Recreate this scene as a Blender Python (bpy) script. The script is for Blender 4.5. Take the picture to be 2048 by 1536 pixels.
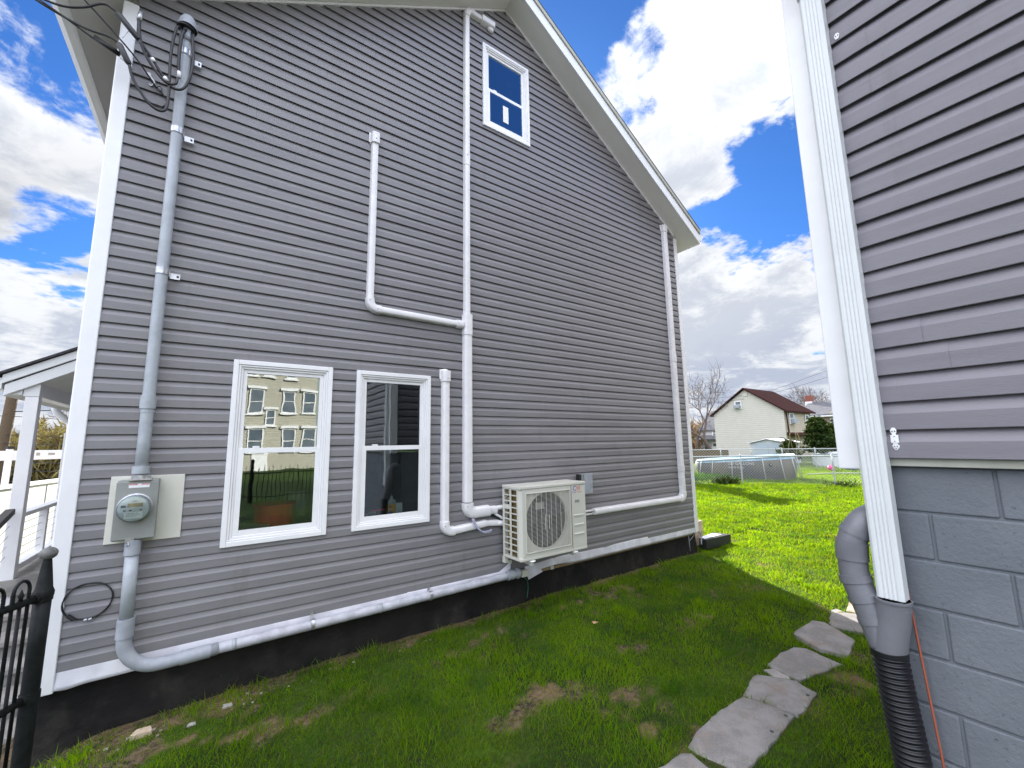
import bpy, bmesh, math, random
import numpy as np
from mathutils import Vector, Matrix, noise as mnoise
for o in list(bpy.data.objects): bpy.data.objects.remove(o)
SC = bpy.context.scene
COL = SC.collection
R = math.radians
rnd = random.Random(7)
# ------------------------------------------------------------------ camera (eye level is z = 0, the lawn is at z = -1.8)
YAW, PITCH, ROLL, FPX = 0.612632, 0.14083, -0.0170078, 831.848
fw = Vector((math.sin(YAW)*math.cos(PITCH), math.cos(YAW)*math.cos(PITCH), math.sin(PITCH)))
rt = Vector((math.cos(YAW), -math.sin(YAW), 0)); up = rt.cross(fw)
r2 = rt*math.cos(ROLL)+up*math.sin(ROLL); u2 = -rt*math.sin(ROLL)+up*math.cos(ROLL)
cam = bpy.data.cameras.new('camera'); co = bpy.data.objects.new('camera', cam); COL.objects.link(co)
co.matrix_world = Matrix(((r2.x,u2.x,-fw.x,0),(r2.y,u2.y,-fw.y,0),(r2.z,u2.z,-fw.z,0),(0,0,0,1)))
cam.sensor_width = 36; cam.lens = 36*FPX/2048; cam.clip_start = .05; cam.clip_end = 2000
SC.camera = co
def pxdir(x, y):
    v = r2*((x-1024)/FPX) - u2*((y-768)/FPX) + fw
    return v.normalized()
# ------------------------------------------------------------------ sun, sky, exposure
SUN_AZ, SUN_EL = 28.8, 26.5
SUN_STRENGTH = 5.0
SKY_STRENGTH = 0.062
EXPOSURE = 1.55
sd = Vector((math.sin(R(SUN_AZ))*math.cos(R(SUN_EL)), math.cos(R(SUN_AZ))*math.cos(R(SUN_EL)), math.sin(R(SUN_EL))))
sl = bpy.data.lights.new('sun', 'SUN'); sl.energy = SUN_STRENGTH; sl.angle = R(.5); sl.color = (1, .95, .86)
so = bpy.data.objects.new('sun', sl); COL.objects.link(so)
so.rotation_euler = sd.to_track_quat('Z', 'Y').to_euler()
SC.view_settings.view_transform = 'Standard'; SC.view_settings.look = 'None'
SC.view_settings.exposure = EXPOSURE; SC.view_settings.gamma = 1
w = bpy.data.worlds.new('World'); SC.world = w; w.use_nodes = True
nt = w.node_tree; nt.nodes.clear()
class NG:
    def __init__(s, t): s.t = t
    def n(s, k, **kw):
        nd = s.t.nodes.new(k)
        ins = kw.pop('ins', {})
        for a, b in kw.items(): setattr(nd, a, b)
        for a, b in ins.items(): s.put(nd.inputs[a], b)
        return nd
    def put(s, inp, v):
        if isinstance(v, bpy.types.NodeSocket): s.t.links.new(v, inp)
        else: inp.default_value = v
    def m(s, op, a, b=0.0, c=0.0, clamp=False):
        nd = s.t.nodes.new('ShaderNodeMath'); nd.operation = op; nd.use_clamp = clamp
        for i, v in enumerate((a, b, c)): s.put(nd.inputs[i], v)
        return nd.outputs[0]
    def vm(s, op, a, b=(0,0,0)):
        nd = s.t.nodes.new('ShaderNodeVectorMath'); nd.operation = op
        s.put(nd.inputs[0], a); s.put(nd.inputs[1], b)
        return nd
    def noise(s, vec, scale, detail=6, rough=.55, dist=0.0, color=False):
        nd = s.n('ShaderNodeTexNoise', ins={'Vector': vec, 'Scale': scale, 'Detail': detail, 'Roughness': rough, 'Distortion': dist})
        return nd.outputs['Color' if color else 'Fac']
    def ramp(s, v, lo, hi, a=0.0, b=1.0, smooth=True):
        nd = s.n('ShaderNodeMapRange', ins={0: v, 1: lo, 2: hi, 3: a, 4: b}); nd.clamp = True
        if smooth: nd.interpolation_type = 'SMOOTHSTEP'
        return nd.outputs[0]
    def mix(s, f, a, b, blend='MIX'):
        nd = s.t.nodes.new('ShaderNodeMix'); nd.data_type = 'RGBA'; nd.blend_type = blend
        s.put(nd.inputs[0], f); s.put(nd.inputs[6], a); s.put(nd.inputs[7], b)
        return nd.outputs[2]
g = NG(nt)
sky = g.n('ShaderNodeTexSky', sky_type='NISHITA', sun_disc=False, sun_elevation=R(SUN_EL), sun_rotation=R(SUN_AZ), air_density=1.0, dust_density=.6, ozone_density=3.0)
tc = g.n('ShaderNodeTexCoord'); D = tc.outputs['Generated']
sep = g.n('ShaderNodeSeparateXYZ', ins={0: D})
zz = g.m('MAXIMUM', sep.outputs[2], 0.0)
den = g.m('ADD', zz, .20)
cp = g.n('ShaderNodeCombineXYZ', ins={0: g.m('DIVIDE', sep.outputs[0], den), 1: g.m('DIVIDE', sep.outputs[1], den), 2: 0.37})
P = cp.outputs[0]
n1 = g.noise(P, 1.9, 10, .60, .45)
n2 = g.noise(P, 6.5, 8, .66, .5)
n3 = g.noise(P, 15, 6, .65, .4)
dens = g.m('ADD', g.m('ADD', g.m('MULTIPLY', n1, .52), g.m('MULTIPLY', n2, .32)), g.m('MULTIPLY', n3, .16))
wob = g.vm('SCALE', g.vm('SUBTRACT', g.noise(P, 2.6, 5, .6, 0, True), (.5,.5,.5)).outputs[0]); wob.inputs[3].default_value = .34
DW = g.vm('NORMALIZE', g.vm('ADD', D, wob.outputs[0]).outputs[0]).outputs[0]
for (x, y, rad, st) in ((1565,395,7,-.17),(1470,455,5,-.12),(1640,330,5,-.12),(1210,85,6,-.14),(1110,10,5,-.10),(1290,160,3,-.05),(60,440,5,-.15),(160,420,4,-.09),(100,110,5,-.12),(40,60,3,-.06),(165,150,4,-.07),
                        (150,520,3,-.06),(1420,120,9,.075),(1330,300,5,.03),(1500,230,4,-.05),(1500,600,10,.14),(50,270,6,.12),(60,600,9,.14),(1450,680,9,.10),(1330,60,5,.08),(1180,200,5,.06),(30,10,3,.08)):
    dd = g.vm('DOT_PRODUCT', DW, tuple(pxdir(x, y))).outputs['Value']
    f = g.ramp(dd, math.cos(R(rad*1.7)), math.cos(R(rad*.25)))
    dens = g.m('ADD', dens, g.m('MULTIPLY', f, st))
# the patch of blue the gable window mirrors
for v, rad, st in ((Vector((2.86/4.1,-1,4.55/4.1)).normalized(), 15, -.16),):
    dd = g.vm('DOT_PRODUCT', D, tuple(v)).outputs['Value']
    dens = g.m('ADD', dens, g.m('MULTIPLY', g.ramp(dd, math.cos(R(rad*1.6)), math.cos(R(rad*.4))), st))
cover = g.ramp(dens, .400, .505)
thick = g.ramp(g.m('ADD', dens, g.m('MULTIPLY', g.m('SUBTRACT', g.noise(P, 3.4, 8, .64, .4), .5), 1.1)), .44, .74)
low = g.ramp(zz, .02, .42)
bright = g.mix(thick, (5.5, 5.6, 5.8, 1), (3.7, 3.95, 4.45, 1))
bright2 = g.mix(g.ramp(g.m('ADD', zz, g.m('MULTIPLY', n1, .25)), .14, .46), g.mix(thick, (5.0, 5.15, 5.4, 1), (2.7, 3.05, 3.85, 1)), bright)
skyc = g.mix(1.0, sky.outputs[0], (.26, .55, .98, 1), 'MULTIPLY')
skyc = g.mix(g.ramp(zz, .0, .3, .55, 0), skyc, (2.6, 3.3, 4.6, 1))
# extra cloud brightness opposite the sun, added to lift the shaded walls
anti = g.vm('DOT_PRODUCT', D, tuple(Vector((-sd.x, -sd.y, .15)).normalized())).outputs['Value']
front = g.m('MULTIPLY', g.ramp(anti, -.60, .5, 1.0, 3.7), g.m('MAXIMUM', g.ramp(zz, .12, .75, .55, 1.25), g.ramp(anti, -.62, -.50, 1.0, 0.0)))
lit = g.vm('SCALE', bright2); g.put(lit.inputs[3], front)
skl = g.vm('SCALE', skyc); g.put(skl.inputs[3], g.ramp(anti, -.4, .5, 1.0, 3.3))  # clear sky raised there too, for a lighter blue in the gable window
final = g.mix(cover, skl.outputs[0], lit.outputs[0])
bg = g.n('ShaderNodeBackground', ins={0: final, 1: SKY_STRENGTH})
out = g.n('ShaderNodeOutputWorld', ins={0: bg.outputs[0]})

# ------------------------------------------------------------------ materials
MATS = {}
def mat(name, col, rough=.6, col2=None, nscale=4, nmin=.35, nmax=.65, bump=0, bscale=60, metal=0, spec=.5, stretch=None, detail=5, coat=0, extra=None, dist=0, bdist=.004):
    m = bpy.data.materials.new(name); m.use_nodes = True; t = m.node_tree; g = NG(t)
    b = t.nodes['Principled BSDF']
    b.inputs['Roughness'].default_value = rough; b.inputs['Metallic'].default_value = metal
    b.inputs['Specular IOR Level'].default_value = spec
    geo = g.n('ShaderNodeNewGeometry'); pos = geo.outputs['Position']
    if stretch: pos = g.vm('MULTIPLY', pos, stretch).outputs[0]
    c = col+(1,)
    if col2:
        f = g.ramp(g.noise(pos, nscale, detail, .6, dist), nmin, nmax)
        c = g.mix(f, col+(1,), col2+(1,))
    if extra: c = extra(g, geo.outputs['Position'], c)
    g.put(b.inputs['Base Color'], c)
    if coat: b.inputs['Coat Weight'].default_value = coat
    if bump:
        bn = g.n('ShaderNodeBump', ins={'Height': g.noise(pos, bscale, 5, .6), 'Strength': bump, 'Distance': bdist})
        g.put(b.inputs['Normal'], bn.outputs[0])
    MATS[name] = m
    return m
def specks(colr, scale, lo, hi, amt=1.0):
    def f(g, pos, c):
        return g.mix(g.m('MULTIPLY', g.ramp(g.noise(pos, scale, 8, .7), lo, hi), amt), c, colr+(1,))
    return f
def panelled(course, z0):
    # factory colour drift from panel to panel, plus faint vertical grime
    def f(g, pos, c):
        sp = g.n('ShaderNodeSeparateXYZ', ins={0: pos})
        row = g.m('FLOOR', g.m('DIVIDE', g.m('SUBTRACT', sp.outputs[2], z0), course*2))
        wn = g.n('ShaderNodeTexWhiteNoise', noise_dimensions='1D', ins={'W': row})
        k = g.m('FLOOR', g.m('ADD', g.m('DIVIDE', g.m('ADD', sp.outputs[0], sp.outputs[1]), 3.66), g.m('MULTIPLY', wn.outputs['Value'], 7.0)))
        w2 = g.n('ShaderNodeTexWhiteNoise', noise_dimensions='2D', ins={'Vector': g.n('ShaderNodeCombineXYZ', ins={0: row, 1: k, 2: 0.0}).outputs[0]})
        c = g.mix(g.m('MULTIPLY', w2.outputs['Value'], .30), c, (.235,.228,.238,1))
        gr = g.noise(g.vm('MULTIPLY', pos, (5,5,.5)).outputs[0], 1.6, 7, .65)
        c = g.mix(g.m('MULTIPLY', g.ramp(gr, .55, .78), .30), c, (.11,.105,.098,1))
        return specks((.30,.30,.31), 260, .55, .8, .25)(g, pos, c)
    return f
M_sid = mat('siding vinyl', (.188,.181,.189), .38, (.214,.207,.214), 1.3, bump=.25, bscale=26, stretch=(1.2,1.2,9), spec=.45, extra=panelled(.1016, -1.415))
M_sid2 = mat('dark siding vinyl', (.178,.164,.190), .42, (.205,.19,.218), 1.3, bump=.25, bscale=30, stretch=(1.2,1.2,9), spec=.4, extra=panelled(.1275, -.098))
M_white = mat('white vinyl', (.84,.835,.84), .38, (.79,.785,.79), 3, bump=.08, bscale=30)
M_cover = mat('white line cover plastic', (.80,.785,.79), .35, (.74,.72,.73), 5)
M_soff = mat('white soffit aluminium', (.76,.75,.70), .5, (.72,.71,.66), 2)
M_trim = mat('white aluminium trim', (.78,.79,.79), .4, (.73,.74,.74), 2.5)
M_flash = mat('wrinkled white flashing', (.74,.73,.78), .45, (.58,.57,.62), 5, bump=.5, bscale=9)
M_found = mat('black foundation coating', (.009,.0085,.0085), .75, (.02,.0185,.017), 2.5, bump=1.0, bscale=16, bdist=.012, spec=.2, extra=lambda g, p, c: specks((.085,.08,.07), 13, .60, .80, .5)(g, p, g.mix(g.m('MULTIPLY', g.ramp(g.noise(p, 1.7, 7, .65), .5, .7), .8), c, (.045,.040,.034,1))))
M_shingle = mat('charcoal shingles', (.03,.03,.034), .9, (.07,.07,.075), 40, bump=.6)
M_cond = mat('galvanised conduit', (.40,.43,.46), .5, (.33,.355,.385), 9, metal=.1, bump=.1, bscale=90)
M_condw = mat('weathered pvc conduit', (.50,.50,.55), .5, (.36,.36,.40), 9, bump=.1, extra=specks((.25,.24,.27), 11, .64, .78, .4))
M_gpvc = mat('grey pvc', (.145,.146,.165), .36, (.17,.172,.19), 7, bump=.06, bscale=40)
M_lpvc = mat('light grey pvc fitting', (.36,.38,.42), .5, (.30,.32,.36), 12)
M_zinc = mat('zinc strap', (.55,.56,.58), .3, (.4,.4,.42), 30, metal=.7)
M_black = mat('black cable rubber', (.012,.012,.014), .45)
M_iron = mat('black painted iron', (.006,.007,.008), .55, (.012,.014,.014), 25, bump=.3, bscale=60, spec=.25)
M_ironcap = mat('worn iron ball', (.16,.16,.15), .6, (.08,.08,.08), 30, bump=.5)
M_corr = mat('black corrugated pipe', (.008,.008,.011), .38)
M_meter = mat('grey meter enclosure', (.27,.28,.265), .5, (.235,.245,.23), 5, bump=.1)
M_board = mat('cream mounting board', (.60,.59,.52), .55, (.66,.65,.58), 3)
M_lcd = mat('amber meter display', (.20,.14,.07), .2, (.42,.36,.22), 12)
M_face = mat('pale meter face', (.50,.52,.55), .3, (.62,.64,.66), 20)
M_dark = mat('dark plastic', (.02,.02,.022), .5)
M_red = mat('red print', (.6,.03,.04), .5)
M_blue = mat('blue print', (.03,.06,.35), .5)
M_orange = mat('orange print', (.75,.10,.04), .5)
M_paper = mat('white label', (.78,.78,.80), .5)
M_ac = mat('beige painted steel', (.62,.61,.54), .38, (.58,.57,.50), 2)
M_coil = mat('copper coated coil fins', (.11,.075,.018), .5, (.17,.12,.04), 60)
M_brass = mat('yellow copper bend', (.42,.28,.06), .35, metal=.6)
M_fan = mat('grey fan plastic', (.04,.04,.055), .45)
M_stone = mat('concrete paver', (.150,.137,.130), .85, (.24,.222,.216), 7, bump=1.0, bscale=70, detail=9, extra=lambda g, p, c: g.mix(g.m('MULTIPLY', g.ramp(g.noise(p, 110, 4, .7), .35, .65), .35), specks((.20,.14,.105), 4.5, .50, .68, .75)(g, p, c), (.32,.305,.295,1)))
M_stone2 = mat('pale concrete paver', (.34,.32,.30), .85, (.25,.23,.22), 6, bump=.6, bscale=25)
M_conc = mat('weathered concrete', (.30,.29,.27), .9, (.17,.16,.15), 4, bump=.8, bscale=18)
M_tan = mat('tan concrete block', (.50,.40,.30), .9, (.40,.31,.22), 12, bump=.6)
M_brick = mat('red brick', (.30,.10,.07), .9, (.2,.07,.05), 14)
M_wood = mat('weathered timber', (.16,.11,.06), .85, (.09,.06,.035), 8, stretch=(8,8,1))
M_sill = mat('raw timber sill', (.40,.31,.17), .8, (.30,.2,.1), 12)
M_cream = mat('cream siding far', (.60,.565,.51), .7, (.57,.54,.48), 2)
M_beige = mat('beige siding far', (.50,.43,.31), .7, (.45,.39,.28), 2)
M_yel = mat('yellow beige clapboard', (.44,.42,.345), .7, (.40,.38,.31), 2)
M_brroof = mat('brown shingle roof', (.050,.018,.015), .9, (.036,.014,.012), 8, spec=.08)
M_grroof = mat('grey shingle roof', (.10,.10,.115), .9, (.14,.14,.15), 3, spec=.1)
M_tanroof = mat('tan shingle roof', (.16,.145,.115), .85, (.12,.11,.09), 3)
M_bark = mat('grey brown bark', (.14,.10,.085), .9, (.08,.06,.05), 10)
M_bark2 = mat('olive brush twigs', (.22,.17,.08), .9, (.16,.15,.05), 3)
M_chain = mat('galvanised fence steel', (.40,.42,.42), .5, metal=.3)
M_pool = mat('grey brown pool liner', (.10,.09,.085), .5, (.15,.13,.11), 1.6, nmin=.4, nmax=.6, detail=3, extra=specks((.09,.09,.12), .9, .5, .62, .8))
M_poolin = mat('pale blue pool liner', (.25,.42,.60), .4, (.45,.60,.72), 4)
M_water = mat('pool water', (.08,.2,.3), .1)
M_shedf = mat('grey white shed metal', (.45,.49,.53), .5, (.52,.55,.58), 2, extra=specks((.35,.25,.18), 5, .62, .8, .5))
M_room = mat('dark room plaster', (.30,.29,.27), .9, (.25,.24,.22), 3)
M_floor2 = mat('dark room floor', (.12,.10,.08), .7)
M_tub = mat('red plastic', (.80,.015,.02), .35, (.65,.01,.02), 6)
M_yellow = mat('yellow bottle label', (.75,.42,.02), .4)
M_clear = mat('cloudy bottle plastic', (.45,.47,.42), .3)
M_blk = mat('painted concrete block', (.135,.150,.170), .75, (.165,.178,.20), 3, bump=.8, bscale=60, bdist=.005, extra=specks((.07,.075,.085), 48, .60, .70, .9))
M_mortar = mat('painted mortar', (.15,.165,.187), .8, bump=.6, bscale=40)
M_creamtrim = mat('cream starter trim', (.42,.42,.36), .6, (.36,.36,.3), 10)
M_gutter = mat('white ribbed downspout', (.68,.70,.70), .4, (.64,.66,.66), 3)
M_wire = mat('copper red cable', (.38,.10,.055), .5)
M_green = mat('green insulated wire', (.02,.16,.10), .5)
M_asph = mat('asphalt', (.06,.06,.06), .9, (.09,.09,.09), 5)
M_evg = None
def glass_mat(name, f0=.10, tint=(1,1,1)):
    m = bpy.data.materials.new(name); m.use_nodes = True; t = m.node_tree; t.nodes.clear(); g = NG(t)
    fr = g.n('ShaderNodeFresnel', ins={0: 1.5})
    fac = g.m('ADD', g.m('MULTIPLY', fr.outputs[0], 1.0), f0, clamp=True)
    geo = g.n('ShaderNodeNewGeometry')
    bp = g.n('ShaderNodeBump', ins={'Height': g.noise(geo.outputs['Position'], 2.4, 2, .5), 'Strength': .16, 'Distance': .006})
    gl = g.n('ShaderNodeBsdfGlossy', ins={'Roughness': .0, 'Color': (.95,.97,1,1), 'Normal': bp.outputs[0]})
    tr = g.n('ShaderNodeBsdfTransparent', ins={'Color': (.82,.88,.86,1)})
    mx = g.n('ShaderNodeMixShader', ins={0: fac, 1: tr.outputs[0], 2: gl.outputs[0]})
    g.n('ShaderNodeOutputMaterial', ins={0: mx.outputs[0]})
    return m
M_glass = glass_mat('window glass', .125)
M_gdome = glass_mat('clear meter dome', .02)
def leafmat(name, c1, c2, scale, trans=.35, rough=.5, cool=None):
    m = bpy.data.materials.new(name); m.use_nodes = True; t = m.node_tree; t.nodes.clear(); g = NG(t)
    at = g.n('ShaderNodeAttribute', attribute_name='tint')
    geo = g.n('ShaderNodeNewGeometry')
    f = g.m('ADD', g.m('MULTIPLY', at.outputs['Fac'], .75), g.m('MULTIPLY', g.ramp(g.noise(geo.outputs['Position'], scale, 3, .5), .35, .65), .35), clamp=True)
    c = g.mix(f, c1+(1,), c2+(1,))
    if cool: c = g.mix(g.m('MULTIPLY', g.ramp(g.noise(geo.outputs['Position'], 2.2, 4, .6), .50, .66), .75), c, cool+(1,))
    dry = g.n('ShaderNodeAttribute', attribute_name='dry')
    c = g.mix(g.m('MULTIPLY', dry.outputs['Fac'], .6), c, (.30,.22,.09,1))
    pb = g.n('ShaderNodeBsdfPrincipled', ins={'Base Color': c, 'Roughness': rough, 'Specular IOR Level': .02})
    tl = g.n('ShaderNodeBsdfTranslucent', ins={'Color': g.mix(1.0, c, (1.58,1.36,.5,1), 'MULTIPLY')})
    mx = g.n('ShaderNodeMixShader', ins={0: trans, 1: pb.outputs[0], 2: tl.outputs[0]})
    g.n('ShaderNodeOutputMaterial', ins={0: mx.outputs[0]})
    return m
M_grass = leafmat('grass blades', (.038,.120,.004), (.188,.368,.004), .8, .62, .5, (.030,.13,.018))
M_evg = leafmat('evergreen needles', (.018,.036,.012), (.05,.075,.02), .6, .15)
M_weed = leafmat('weed leaves', (.03,.09,.01), (.08,.19,.02), 1.5, .3)

# ------------------------------------------------------------------ geometry helpers
def tag(o, label=None, cat=None, group=None, kind=None):
    if label: o['label'] = label
    if cat: o['category'] = cat
    if group: o['group'] = group
    if kind: o['kind'] = kind
    return o
def thing(name, loc, label, cat, group=None):
    o = bpy.data.objects.new(name, None); COL.objects.link(o); o.location = loc; o.empty_display_size = .1
    return tag(o, label, cat, group)
def wloc(o):
    v = Vector((0,0,0))
    while o is not None: v += Vector(o.location); o = o.parent
    return v
class MB:
    def __init__(s): s.v = []; s.f = []; s.m = []; s.cm = 0
    def add(s, vs, fs):
        k = len(s.v); s.v += [tuple(v) for v in vs]
        s.f += [tuple(i+k for i in f) for f in fs]; s.m += [s.cm]*len(fs); return s
    def box(s, x0, x1, y0, y1, z0, z1):
        return s.add([(x,y,z) for x in (x0,x1) for y in (y0,y1) for z in (z0,z1)],
                     [(0,1,3,2),(4,6,7,5),(0,4,5,1),(2,3,7,6),(0,2,6,4),(1,5,7,3)])
    def obox(s, c, ax, ay, az):     # centre and three half axes
        c, ax, ay, az = map(Vector, (c, ax, ay, az))
        return s.add([c+ax*i+ay*j+az*k for i in (-1,1) for j in (-1,1) for k in (-1,1)],
                     [(0,1,3,2),(4,6,7,5),(0,4,5,1),(2,3,7,6),(0,2,6,4),(1,5,7,3)])
    def prism(s, pts, d):           # closed polygon extruded by vector d
        n = len(pts); d = Vector(d); pts = [Vector(p) for p in pts]
        return s.add(pts+[p+d for p in pts], [tuple(range(n))[::-1], tuple(range(n, 2*n))]+[(i,(i+1)%n,(i+1)%n+n,i+n) for i in range(n)])
    def tube(s, pts, r, seg=10, cap=True, rs=None):
        pts = [Vector(p) for p in pts]; rs = list(rs) if rs else [r]*len(pts)
        P2, R2 = [pts[0]], [rs[0]]
        for i in range(1, len(pts)):
            k = min(max(int((pts[i]-pts[i-1]).length/.22), 1), 24) if rs[i] > .02 else 1
            for j in range(1, k+1): P2.append(pts[i-1].lerp(pts[i], j/k)); R2.append(rs[i-1]+(rs[i]-rs[i-1])*j/k)
        pts, rs, n = P2, R2, len(P2)
        T = []
        for i in range(n):
            a = pts[max(i-1,0)]; b = pts[min(i+1,n-1)]; T.append((b-a).normalized())
        u = T[0].orthogonal().normalized(); k0 = len(s.v); vs = []
        for i in range(n):
            u = (u - T[i]*u.dot(T[i]))
            u = u.normalized() if u.length > 1e-6 else T[i].orthogonal().normalized()
            w_ = T[i].cross(u)
            for j in range(seg):
                a = 2*math.pi*j/seg; vs.append(pts[i]+(u*math.cos(a)+w_*math.sin(a))*rs[i])
        fs = [(i*seg+j, i*seg+(j+1)%seg, (i+1)*seg+(j+1)%seg, (i+1)*seg+j) for i in range(n-1) for j in range(seg)]
        if cap: fs += [tuple(range(seg))[::-1], tuple((n-1)*seg+j for j in range(seg))]
        return s.add(vs, fs)
    def lathe(s, base, axis, prof, seg=16):  # prof: (dist along axis, radius)
        axis = Vector(axis).normalized(); base = Vector(base)
        return s.tube([base+axis*a for a, r in prof], 0, seg, True, [max(r,1e-4) for a, r in prof]) if len(prof) > 1 else s
    def sphere(s, c, r, nu=12, nv=8, sq=(1,1,1)):
        vs = []; fs = []
        for i in range(nv+1):
            th = math.pi*i/nv
            for j in range(nu):
                ph = 2*math.pi*j/nu
                vs.append((c[0]+r*sq[0]*math.sin(th)*math.cos(ph), c[1]+r*sq[1]*math.sin(th)*math.sin(ph), c[2]+r*sq[2]*math.cos(th)))
        for i in range(nv):
            for j in range(nu): fs.append((i*nu+j, (i+1)*nu+j, (i+1)*nu+(j+1)%nu, i*nu+(j+1)%nu))
        return s.add(vs, fs)
    def build(s, name, mats, parent=None, smooth=False, bevel=0, label=None, segs=2):
        me = bpy.data.meshes.new(name)
        off = wloc(parent) if parent is not None else Vector((0,0,0))
        me.from_pydata([(v[0]-off.x, v[1]-off.y, v[2]-off.z) for v in s.v], [], s.f)
        if not isinstance(mats, (list, tuple)): mats = [mats]
        for m in mats: me.materials.append(m)
        if len(mats) > 1: me.polygons.foreach_set('material_index', s.m)
        if smooth: me.polygons.foreach_set('use_smooth', [True]*len(me.polygons))
        me.update()
        o = bpy.data.objects.new(name, me); COL.objects.link(o)
        if parent is not None: o.parent = parent
        bm = bmesh.new(); bm.from_mesh(me); bmesh.ops.recalc_face_normals(bm, faces=bm.faces); bm.to_mesh(me); bm.free()
        if smooth and smooth != 'all':
            try: me.set_sharp_from_angle(angle=R(38))
            except Exception: pass
        if bevel:
            md = o.modifiers.new('bevel', 'BEVEL'); md.width = bevel; md.segments = segs; md.limit_method = 'ANGLE'; md.angle_limit = R(35)
        if label: o['label'] = label
        return o
def copy_tree(o, loc=None, rotz=None, label=None, parent=None):
    c = o.copy(); COL.objects.link(c); c.parent = parent
    if loc is not None: c.location = loc
    if rotz is not None: c.rotation_euler = (0,0,rotz)
    if label: c['label'] = label
    for ch in [x for x in bpy.data.objects if x.parent == o]: copy_tree(ch, parent=c)
    return c
def arc(c, r, a0, a1, n, ux, uy):
    c, ux, uy = Vector(c), Vector(ux), Vector(uy)
    return [c+ux*r*math.cos(a0+(a1-a0)*i/n)+uy*r*math.sin(a0+(a1-a0)*i/n) for i in range(n+1)]
def bez(p0, p1, p2, p3, n=14):
    p0,p1,p2,p3 = map(Vector,(p0,p1,p2,p3))
    return [p0*(1-t)**3+p1*3*t*(1-t)**2+p2*3*t*t*(1-t)+p3*t**3 for t in [i/n for i in range(n+1)]]
def smooth_path(pts, n=6):
    pts = [Vector(p) for p in pts]; out = []
    P_ = [pts[0]*2-pts[1]]+pts+[pts[-1]*2-pts[-2]]
    for i in range(1, len(P_)-2):
        a,b,c,d = P_[i-1:i+3]
        for k in range(n):
            t = k/n
            out.append(.5*((2*b)+(c-a)*t+(2*a-5*b+4*c-d)*t*t+(-a+3*b-3*c+d)*t**3))
    out.append(pts[-1]); return out
def text(name, s, size, origin, ux, uz, m, parent, depth=.0006, align='LEFT'):
    cu = bpy.data.curves.new(name, 'FONT'); cu.body = s; cu.size = size; cu.align_x = align
    t = bpy.data.objects.new(name+'_tmp', cu); COL.objects.link(t)
    dg = bpy.context.evaluated_depsgraph_get(); me = bpy.data.meshes.new_from_object(t.evaluated_get(dg))
    bpy.data.objects.remove(t)
    me.materials.clear(); me.materials.append(m)
    o = bpy.data.objects.new(name, me); COL.objects.link(o); o.parent = parent
    ux = Vector(ux).normalized(); uz = Vector(uz).normalized(); n = ux.cross(uz)
    off = wloc(parent)
    p = Vector(origin)-off
    me.transform(Matrix(((ux.x,uz.x,n.x,p.x),(ux.y,uz.y,n.y,p.y),(ux.z,uz.z,n.z,p.z),(0,0,0,1))))
    return o
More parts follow.
